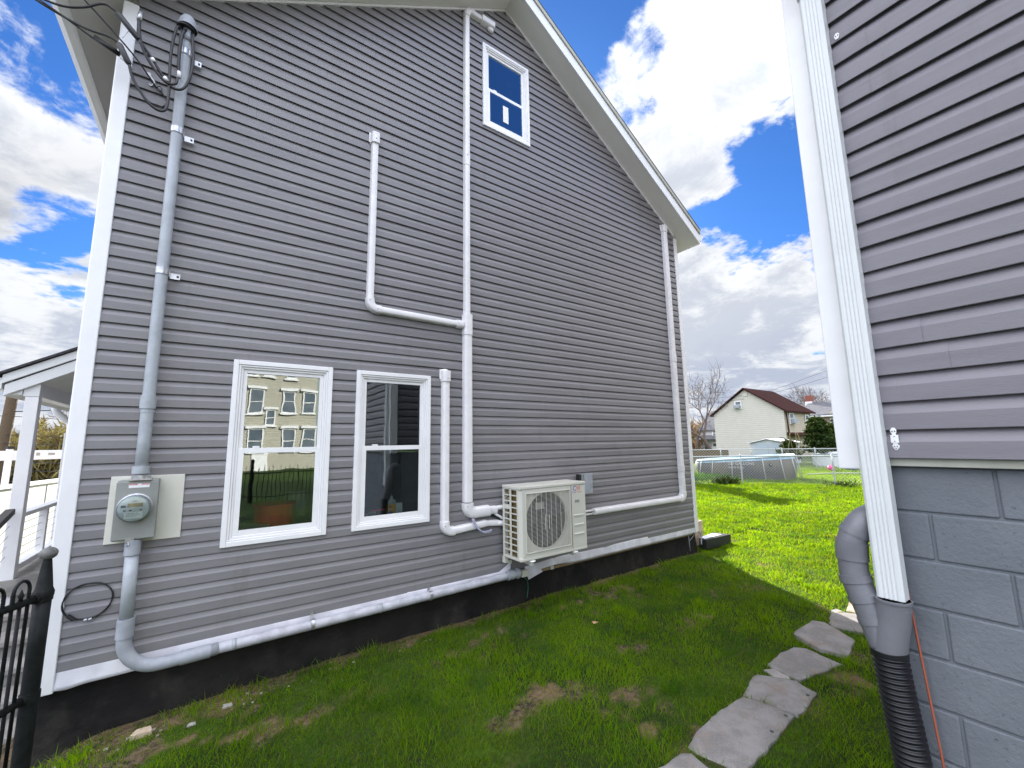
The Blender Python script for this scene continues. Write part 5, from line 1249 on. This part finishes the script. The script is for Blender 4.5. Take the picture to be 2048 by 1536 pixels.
# evergreen shrubs
def evergreen(loc, rad, h, seed, n, label):
    root = thing('evergreen', loc, label, 'shrub', 'dark evergreens beside the shed'); r_ = np.random.RandomState(seed)
    b = MB(); b.tube([loc, (loc[0],loc[1],loc[2]+h*.8)], 0, 8, True, [.09,.03]); b.build('trunk', M_bark, root)
    cl = []; nb_ = 60
    for i in range(nb_):
        t_ = r_.rand()**.8; a = r_.rand()*6.28; L_ = rad*(1-t_*.80)*(.30+1.0*r_.rand()); zz_ = loc[2]+.12*h+t_*h*.85
        for k in range(n//nb_):
            s_ = r_.rand()**.6; w_ = .06+.15*(1-s_)
            cl.append((loc[0]+math.cos(a)*L_*s_+r_.normal()*w_, loc[1]+math.sin(a)*L_*s_+r_.normal()*w_, zz_+s_*L_*.22+r_.normal()*w_*.6))
    leaves('crown', M_evg, np.array(cl), .10, r_, parent=root)
    return root
evergreen((32.2,11.0,-1.8), 1.35, 3.25, 5, 8000, 'taller ragged evergreen right of the shed')
evergreen((33.6,10.45,-1.8), 1.35, 2.7, 6, 6500, 'rounder evergreen clipped by the white corner board')
evergreen((32.0,12.7,-1.8), 1.0, 1.6, 8, 3000, 'low spreading evergreen against the shed side')
t_e = evergreen((19.2,16.3,-1.9), 2.1, 6.4, 15, 9000, 'tall evergreen behind the grey house shading the lawn before the pool')
t_e['category'] = 'tree'; del t_e['group']
for i, (y, sd_) in enumerate(((11.9, 3), (11.4, 5), (11.1, 9))):
    b = MB(); b.tube(smooth_path([(29.8,y,-1.8),(29.8,y+.05,-1.0),(29.8,y-.12+.1*i,-.2),(29.8,y-.2+.2*i,.35)]), .025, 5); b.tube(smooth_path([(29.8,y,-1.2),(29.8,y+.25,-.6),(29.8,y+.3,0)]), .015, 5)
    o = b.build('leafless_shrub', M_bark2, smooth='all'); tag(o, ('left bare shrub stem', 'middle bare shrub stem', 'right bare shrub stem')[i]+' in front of the evergreens', 'shrub', 'bare stems before the evergreens')
# second pool
p2 = thing('white_pool', (38, 11.5, -1.8), 'small white sided pool beyond the far chain link fence', 'pool')
b = MB(); b.lathe((32.5,10.0,-1.8),(0,0,1),[(0,1.5),(.75,1.5),(.80,1.55),(.86,1.5),(.80,1.42),(.6,1.42),(.6,0)],28); b.build('pool_wall', mat('white pool wall', (.62,.66,.70), .5), p2, smooth=True)
b = MB(); b.lathe((32.5,10.0,-.95),(0,0,1),[(0,.9),(.03,.85),(.06,.3),(.07,0)],24); b.build('cover', M_white, p2, smooth=True)
# near oval frame pool
pool = thing('frame_pool', (20.6, 10.2, -1.8), 'grey above ground frame pool with pale rim behind the chain link fence', 'pool')
pc = Vector((20.5,10.15,0)); pa, pbb = 2.02, 1.15
pdir = Vector((.40,-.917,0)).normalized(); pper = Vector((pdir.y,-pdir.x,0))
if pper.dot(Vector((-1,-.4,0))) < 0: pper = -pper
def ov(a, k=1.0, z=0): 
    c, s_ = math.cos(a), math.sin(a); c = math.copysign(abs(c)**.75, c); s_ = math.copysign(abs(s_)**.75, s_)
    q = pc+pdir*pa*k*c+pper*pbb*k*s_; return (q.x, q.y, z+.14*(c-.4)*(z+1.8))
N = 72; rows = [(-1.78,.98),(-1.5,1.02),(-1.2,1.03),(-.95,1.0),(-.86,.985),(-.80,.985),(-.80,.95),(-1.1,.95)]
vs = [ov(2*math.pi*i/N, k*(1+.012*mnoise.noise(Vector((i*.5,z*4,1)))), z) for z, k in rows for i in range(N)]
fs = [(r_*N+i, r_*N+(i+1)%N, (r_+1)*N+(i+1)%N, (r_+1)*N+i) for r_ in range(3) for i in range(N)]
b = MB(); b.add(vs, fs); b.build('liner', M_pool, pool, smooth='all')
fs = [(r_*N+i, r_*N+(i+1)%N, (r_+1)*N+(i+1)%N, (r_+1)*N+i) for r_ in range(3, 7) for i in range(N)]
b = MB(); b.add(vs, fs); b.build('rim_band', M_poolin, pool, smooth='all')
b = MB(); b.tube([ov(2*math.pi*i/N, 1.0, -.815) for i in range(N+1)], .035, 8, False); b.build('top_tube', mat('pale frame tube', (.6,.66,.70), .4), pool, smooth='all')
b = MB(); b.add([ov(2*math.pi*i/N, .95, -1.0) for i in range(N)], [tuple(range(N))]); b.build('water', M_water, pool)
for i in range(16):
    a = 2*math.pi*(i+.3)/16
    b = MB(); b.tube([ov(a,1.03,-.83), ov(a,1.12,-1.80)], .018, 6); b.build('leg', M_chain, pool, smooth='all')
aa = math.pi/2
tx = Vector(ov(aa+.18,1.075,-1.08))
text('liner_print', '250 GALLONS', .17, tuple(tx), tuple(pdir), (0,0,1), mat('pale print', (.5,.5,.5), .6), pool)
text('liner_print', 'FRAME POOL', .11, tuple(tx+Vector((0,0,-.16))), tuple(pdir), (0,0,1), MATS['pale print'], pool)
for a in (aa-.42,): 
    q = ov(a,1.05,-1.15); b = MB(); b.sphere(q, .07, 10, 8); b.build('valve', M_dark, pool, smooth='all'); b = MB(); b.sphere((q[0]-.06,q[1]-.03,q[2]), .022, 8, 6); b.build('valve_plug', M_paper, pool)
# chain link fences
def chain_fence(pts, ztop, zbot, label, postpts, mesh=True, pitch=.11, wr=.0035):
    root = thing('chain_link_fence', (pts[0][0], pts[0][1], zbot), label, 'fence')
    b = MB(); b.tube([(x, y, ztop) for x, y in pts], .026, 8); b.build('top_rail', M_chain, root, smooth='all')
    for (x, y) in postpts:
        b = MB(); b.tube([(x,y,zbot-.1),(x,y,ztop+.03)], .032, 8); b.sphere((x,y,ztop+.04), .04, 8, 5); b.build('post', M_chain, root, smooth='all')
    if mesh:
        b = MB()
        for (a, c) in zip(pts, pts[1:]):
            a3, c3 = Vector((a[0],a[1],0)), Vector((c[0],c[1],0)); L_ = (c3-a3).length; d = (c3-a3)/L_; H = ztop-zbot-.03
            n_ = int((L_+H)/pitch)
            for k in range(n_):
                for sg in (1, -1):
                    u0 = k*pitch-H if sg > 0 else k*pitch; 
                    za, zb_ = zbot+.02, ztop-.01; ua, ub = (u0, u0+H) if sg > 0 else (u0, u0-H)
                    if min(ua, ub) < 0 or max(ua, ub) > L_:
                        lo, hi = 0, 1
                        for lim_ in (0, L_):
                            pass
                        t0, t1 = 0.0, 1.0
                        dd_u = ub-ua
                        for bound, sgn in ((0, 1), (L_, -1)):
                            f0 = sgn*(ua-bound); f1 = sgn*(ub-bound)
                            if f0 < 0 and f1 < 0: t0, t1 = 1, 0
                            elif f0 < 0: t0 = max(t0, f0/(f0-f1))
                            elif f1 < 0: t1 = min(t1, f0/(f0-f1))
                        if t1 <= t0: continue
                        ua, ub, za, zb_ = ua+dd_u*t0, ua+dd_u*t1, za+(zb_-za)*t0, za+(zb_-za)*t1
                    A = a3+d*ua; B = a3+d*ub
                    b.tube([(A.x,A.y,za),(B.x,B.y,zb_)], wr, 3, False)
        b.build('wire_mesh', M_chain, root)
    return root
nf = [(13.2,11.7),(17.6,8.9),(19.0,6.1),(20.3,3.2)]
chain_fence(nf, -.69, -1.8, 'nearer chain link fence crossing the sunny lawn before the pool', [(14.6,10.8),(17.65,8.86),(18.95,6.12),(20.2,3.4)], pitch=.11, wr=.004)
ff = [(24.0,15.2),(26.2,12.6),(28.0,10.0),(30.2,6.6)]
chain_fence(ff, -.62, -1.8, 'farther chain link fence between the pool and the shed', [(24.1,15.1),(25.2,13.8),(26.3,12.5),(27.2,11.2),(28.1,9.85),(29.1,8.3)], pitch=.16, wr=.005)
# weeds, balls, hose, tray, blocks
def weeds(c, rad, n, seed, label, size=.10, m=M_weed):
    r_ = np.random.RandomState(seed); P_ = r_.normal(size=(n,3))*np.array([rad,rad,.07])+np.array(c); P_[:,2] = np.abs(P_[:,2]-c[2])*1.0+c[2]
    d = r_.normal(size=(n,3))*.6+np.array([0,0,1.0]); return leaves('weed_clump', m, P_, size, r_, label, 'weeds', aspect=.22, dirs=d)
weeds((17.1,9.3,-1.75), .20, 420, 1, 'dark leafy weed clump at the middle fence post', .16, M_evg)
weeds((19.0,5.9,-1.78), .26, 260, 2, 'dark weeds at the right fence post', .07, M_evg)
weeds((18.6,10.6,-1.75), .45, 600, 3, 'leafy weeds along the left end of the pool', .13)
weeds((17.6,11.2,-1.75), .40, 500, 4, 'bright weeds left of the pool by the fence', .13)
b = MB(); b.sphere((27.6,9.02,-1.66), .17, 14, 10); o = b.build('pink_ball', mat('pink rubber', (.65,.05,.22), .4), smooth='all'); tag(o, 'pink ball on the lawn beyond the fence', 'ball')
b = MB(); b.sphere((28.6,8.38,-1.66), .30, 14, 10, (1,1.1,.5)); o = b.build('blue_float', mat('blue rubber', (.03,.25,.65), .4), smooth='all'); tag(o, 'blue pool float on the lawn at the corner board', 'float')
b = MB(); b.tube(smooth_path([(23.2,8.6,-1.72),(24.3,8.1,-1.71),(25.6,7.0,-1.72),(27.0,5.6,-1.72)]), .03, 5); o = b.build('edging_board', M_creamtrim, smooth='all'); tag(o, 'thin pale edging strip lying across the far lawn', 'edging')
tr_ = thing('plastic_tray', (7.3,4.05,-1.8), 'black plastic tray with white sheet on the grass at the far house corner', 'tray')
b = MB(); pt = [GP(1398,1076,-1.64), GP(1428,1064,-1.64), GP(1461,1068,-1.64), GP(1412,1079,-1.64)]
b.prism([(x,y,-1.80) for x,y in pt], (0,0,.155)); b.build('tray', M_dark, tr_)
b = MB(); pt2 = [GP(1399,1075,-1.642), GP(1424,1067,-1.642), GP(1444,1069,-1.642), GP(1410,1077.5,-1.642)]
b.prism([(x,y,-1.644) for x,y in pt2], (0,0,.006)); b.build('sheet', M_paper, tr_)
def hollow_block(loc, rot, label, m=M_tan):
    o = thing('concrete_block', loc, label, 'concrete block', 'concrete blocks stacked at the far corner'); b = MB(); x, y, z = loc
    for (a,c,d,e) in ((-.2,.2,-.1,-.07),(-.2,.2,.07,.1),(-.2,-.17,-.07,.07),(.17,.2,-.07,.07),(-.015,.015,-.07,.07)): b.box(x+a,x+c,y+d,y+e,z,z+.19)
    b.build('shell', m, o, bevel=.004); o.rotation_euler = (0,0,rot); return o
hollow_block((6.93,4.42,-1.80), .2, 'lower tan hollow block beside the tray')
hollow_block((6.93,4.42,-1.605), .15, 'upper tan hollow block beside the tray')
hollow_block((6.98,4.85,-1.80), 1.5, 'lower rear block of the corner pile', M_brick)
hollow_block((6.98,4.85,-1.605), 1.45, 'middle rear block of the corner pile', M_tan)
hollow_block((6.92,4.95,-1.41), 1.5, 'top rear block of the corner pile', M_brick)
# overhead wires beyond the cream house
b = MB()
b.tube(smooth_path([(30,27,3.9),(43.2,20.7,4.35),(47.5,15.2,6.3),(52,9.0,9.0)]), .012, 5); o = b.build('upper_overhead_wire', M_black, smooth='all'); tag(o, 'upper of two thin wires over the cream house', 'wire', 'overhead wires')
b = MB(); b.tube(smooth_path([(30,27,2.6),(43.0,20.7,4.0),(47.5,15.1,5.7),(52,9.0,8.2)]), .014, 5); o = b.build('lower_overhead_wire', M_black, smooth='all'); tag(o, 'lower of two thin wires over the cream house', 'wire', 'overhead wires')

# ================================================================== BEHIND THE CAMERA (mirrored in the windows)
bb_ = thing('beige_apartment_building', (0, -33, -2.6), 'beige clapboard apartment building mirrored in the large lower window', 'building')
YF = -30.0
b = MB(); clap(b, lambda u, n, z: (u, YF+n, z), -9, 6.6, -2.6, 9.0, .2); b.box(-9, 6.6, -42, YF-.02, -2.6, 9.0); b.build('wall', M_yel, bb_)
b = MB(); b.prism([(-9.5,YF+.5,9.0),(-9.5,YF+.5,9.2),(-9.5,-36,11.5),(-9.5,-42.5,9.2),(-9.5,-42.5,9.0)], (16.6,0,0)); b.build('roof', M_grroof, bb_)
def big_win(x, z, w_, h_):
    o = small_window(bb_, 0, YF+.03, x, z, w_, h_, 'Y')
    b = MB(); b.box(x-w_/2-.25, x+w_/2+.25, YF+.04, YF+.24, z+h_/2+.10, z+h_/2+.30); b.box(x-w_/2-.2, x+w_/2+.2, YF+.04, YF+.2, z-h_/2-.2, z-h_/2-.09); b.build('lintel', M_white, o)
for x in (-7.5, -4.5, -1.6, .5, 2.2, 4.5, 6.0): big_win(x, 3.6, .8, 1.7); big_win(x+.15, .55, .8, 1.6)
for x in (-4, -1, 1.8, 3.0, 4.6): big_win(x, 6.1, .6, 1.0)
big_win(3.25, 2.3, .55, 1.0)
b = MB(); b.box(2.2, 3.2, YF+.05, YF+.12, -2.4, -.3); b.build('door', M_white, bb_)
b = MB(); b.box(6.62, 12, -42, YF-1.0, -2.6, 8.5); b.build('rear_wing', mat('grey green siding', (.25,.30,.28), .7), bb_)
b = MB(); b.box(1.6,3.6,YF+.2,YF+1.6,-2.6,-2.3); b.build('steps', M_conc, bb_)
bf = thing('rear_iron_fence', (1, -8, -1.85), 'long black iron picket fence behind the camera, mirrored in the window', 'fence')
for z in (-.85, -1.6): b = MB(); b.tube([(-6,-9.5,z),(8,-7.0,z)], .018, 6); b.build('rail', M_iron, bf)
b = MB()
for i in range(112):
    t = i/111; x, y = -6+14*t, -9.5+2.5*t; b.tube([(x,y,-1.85),(x,y,-.70 if i % 2 else -.62)], .011, 5)
o = b.build('pickets', M_iron, bf); tag(o, kind='stuff')
for x, y in ((-6,-9.5),(1.0,-8.25),(8,-7)): b = MB(); b.tube([(x,y,-1.9),(x,y,-.5)], .05, 10); b.sphere((x,y,-.47),.06,10,6); b.build('post', M_iron, bf)

# ================================================================== GRASS
def in_poly(px_, py_, poly):
    c = False; n = len(poly); j = n-1
    for i in range(n):
        xi, yi = poly[i]; xj, yj = poly[j]
        if ((yi > py_) != (yj > py_)) and (px_ < (xj-xi)*(py_-yi)/(yj-yi)+xi): c = not c
        j = i
    return c
PB_ = [(min(p[0] for p in q)-.02, max(p[0] for p in q)+.02, min(p[1] for p in q)-.02, max(p[1] for p in q)+.02, q) for q in PAVES]
def blocked(x, y):
    if x > 2.57 and y < .74: return True
    if y > 4.10 and x < 6.62 and x > -.9: return True
    for a, b_, c, d, q in PB_:
        if a < x < b_ and c < y < d and in_poly(x, y, q): return True
    return False
gr_ = random.Random(12); GV = []; 
bx, by, bz_, bh, bw, bt, bd = [], [], [], [], [], [], []
def try_blade(x, y, h, w_):
    if blocked(x, y): return
    br_ = bareness(x, y) if x < 20 else 0
    if gr_.random() < br_*.80-.02: 
        return
    cl = .5+.9*fbm(x, y, 2.6, 7)+.5*fbm(x, y, 7, 3)
    hh_ = h*(.5+.55*gr_.random()+(.9*gr_.random() if gr_.random() < .06 else 0))*(.55+.8*max(min(cl,1.4),0))*(1-.45*br_)
    bx.append(x); by.append(y); bz_.append(ground_z(x, y)-.004); bh.append(hh_); bw.append(w_*(.7+.6*gr_.random()))
    bt.append(min(max(.5*cl*.6+.6*gr_.random(), 0), 1)); bd.append(1.0 if gr_.random() < .05+.5*br_ else (.3*gr_.random()))
# near lawn
def vis(x, y):
    d = fw.x*x+fw.y*y
    if d < .3: return False
    u = (rt.x*x+rt.y*y)/d
    return -1.5 < u < 1.5
NEAR = 0
while NEAR < 260000:
    NEAR += 1
    r_ = .9+7.6*gr_.random()**.72; a = R(35.1)+gr_.uniform(-.95, .93)
    x, y = r_*math.sin(a), r_*math.cos(a)
    if y > 4.35 and x < 6.5: continue
    if x < -.95: continue
    try_blade(x, y, .050, .0026+.0005*r_)
# coarse clumps with long blades
for k in range(230):
    r_ = 1.3+6.0*gr_.random()**.8; a = R(35.1)+gr_.uniform(-.9, .9); cx_, cy_ = r_*math.sin(a), r_*math.cos(a)
    if (cy_ > 4.0 and cx_ < 6.6) or cx_ < -.8 or blocked(cx_, cy_): continue
    rad = gr_.uniform(.03, .10); tint_ = gr_.random()
    for q in range(gr_.randint(25, 70)):
        x, y = cx_+gr_.gauss(0, rad), cy_+gr_.gauss(0, rad)
        if blocked(x, y): continue
        bx.append(x); by.append(y); bz_.append(ground_z(x, y)-.004); bh.append(gr_.uniform(.045, .095)); bw.append(gr_.uniform(.003, .0055)+.0003*r_)
        bt.append(min(max(tint_*.7+.4*gr_.random(), 0), 1)); bd.append(.2*gr_.random())
# mid and far lawn
FAR = 0
while FAR < 200000:
    FAR += 1
    r_ = 8.2*(36/8.2)**(gr_.random()**.85); a = gr_.uniform(R(50), R(78)) if gr_.random() < .78 else gr_.uniform(R(78), R(97))
    x, y = r_*math.sin(a), r_*math.cos(a)
    if y > 4.35 and x < 6.6: continue
    try_blade(x, y, .05+.0012*r_, .0035+.0009*r_)
n = len(bx); r_ = np.random.RandomState(9)
bx, by, bz_, bh, bw = map(np.array, (bx, by, bz_, bh, bw))
ang = r_.rand(n)*6.283; la = r_.rand(n)*6.283; ln = bh*(.25+.95*r_.rand(n))
wx, wy_ = np.cos(ang)*bw/2, np.sin(ang)*bw/2; lx, ly = np.cos(la)*ln, np.sin(la)*ln
V = np.zeros((n,5,3))
V[:,0] = np.stack([bx-wx, by-wy_, bz_], 1); V[:,1] = np.stack([bx+wx, by+wy_, bz_], 1)
V[:,2] = np.stack([bx+wx*.8+lx*.35, by+wy_*.8+ly*.35, bz_+bh*.6], 1); V[:,3] = np.stack([bx-wx*.8+lx*.35, by-wy_*.8+ly*.35, bz_+bh*.6], 1)
V[:,4] = np.stack([bx+lx, by+ly, bz_+bh], 1)
me = bpy.data.meshes.new('grass'); me.vertices.add(5*n); me.vertices.foreach_set('co', V.astype(np.float32).ravel())
li = np.zeros((n,7), np.int32); base = (np.arange(n)*5)[:,None]; li[:] = base+np.array([0,1,2,3, 3,2,4])
me.loops.add(7*n); me.loops.foreach_set('vertex_index', li.ravel())
ls_ = np.zeros((n,2), np.int32); ls_[:,0] = np.arange(n)*7; ls_[:,1] = ls_[:,0]+4; lt = np.tile([4,3], n).astype(np.int32)
me.polygons.add(2*n); me.polygons.foreach_set('loop_start', ls_.ravel()); me.polygons.foreach_set('loop_total', lt)
me.update(calc_edges=True); me.materials.append(M_grass)
at_ = me.attributes.new('tint','FLOAT','FACE'); at_.data.foreach_set('value', np.repeat(np.array(bt, np.float32), 2))
at_ = me.attributes.new('dry','FLOAT','FACE'); at_.data.foreach_set('value', np.repeat(np.array(bd, np.float32), 2))
go = bpy.data.objects.new('grass', me); COL.objects.link(go); tag(go, 'green lawn grass with bare brown patches between the houses', 'grass', kind='stuff')
print('blades', n)
# rubble along the foundation
rub = MB(); rr4 = random.Random(3)
for i in range(45):
    x = rr4.choice([rr4.uniform(-.7,.4), rr4.uniform(-.7,6.4)]); y = 4.0-abs(rr4.gauss(0,.10))-(.12 if x < .5 else 0)*rr4.random(); s_ = rr4.uniform(.003,.009)*(1.3 if x < .5 else 1)
    rub.obox((x,y,ground_z(x,y)+s_*.3), (s_,rr4.uniform(-.3,.3)*s_,0), (0,s_*.8,s_*.2), (0,0,s_*.45))
o = rub.build('rubble', mat('pale rubble', (.34,.32,.28), .9, (.18,.15,.11), 20)); tag(o, 'small stone and mortar crumbs along the foundation', 'rubble', kind='stuff')
for i, (x, y, s_, c, lb) in enumerate(((.18,3.84,.035,M_stone2,'pale triangular stone chip on the soil by the foundation'),(-.28,3.84,.06,M_tan,'flat tan stone half buried at the left foundation'),(-.02,3.74,.028,M_stone2,'small white chip in the grass edge near the left corner'))):
    b = MB(); z = ground_z(x, y); b.prism([(x-s_,y-s_*.5,z),(x+s_*.9,y-s_*.6,z),(x+s_*.7,y+s_*.5,z),(x-s_*.5,y+s_*.6,z)], (0,.0,s_*.6)); o = b.build('stone_chip', c, bevel=.006); tag(o, lb, 'stone')
b = MB(); x, y = GP(1190,1245,-1.76); b.prism([(x-.03,y-.01,-1.765),(x+.03,y-.02,-1.757),(x+.02,y+.015,-1.76),(x-.02,y+.02,-1.75)], (0,0,.002)); o = b.build('dry_leaf', mat('tan dry leaf', (.40,.24,.12), .8)); tag(o, 'curled tan dry leaf lying on the shaded lawn', 'leaf')
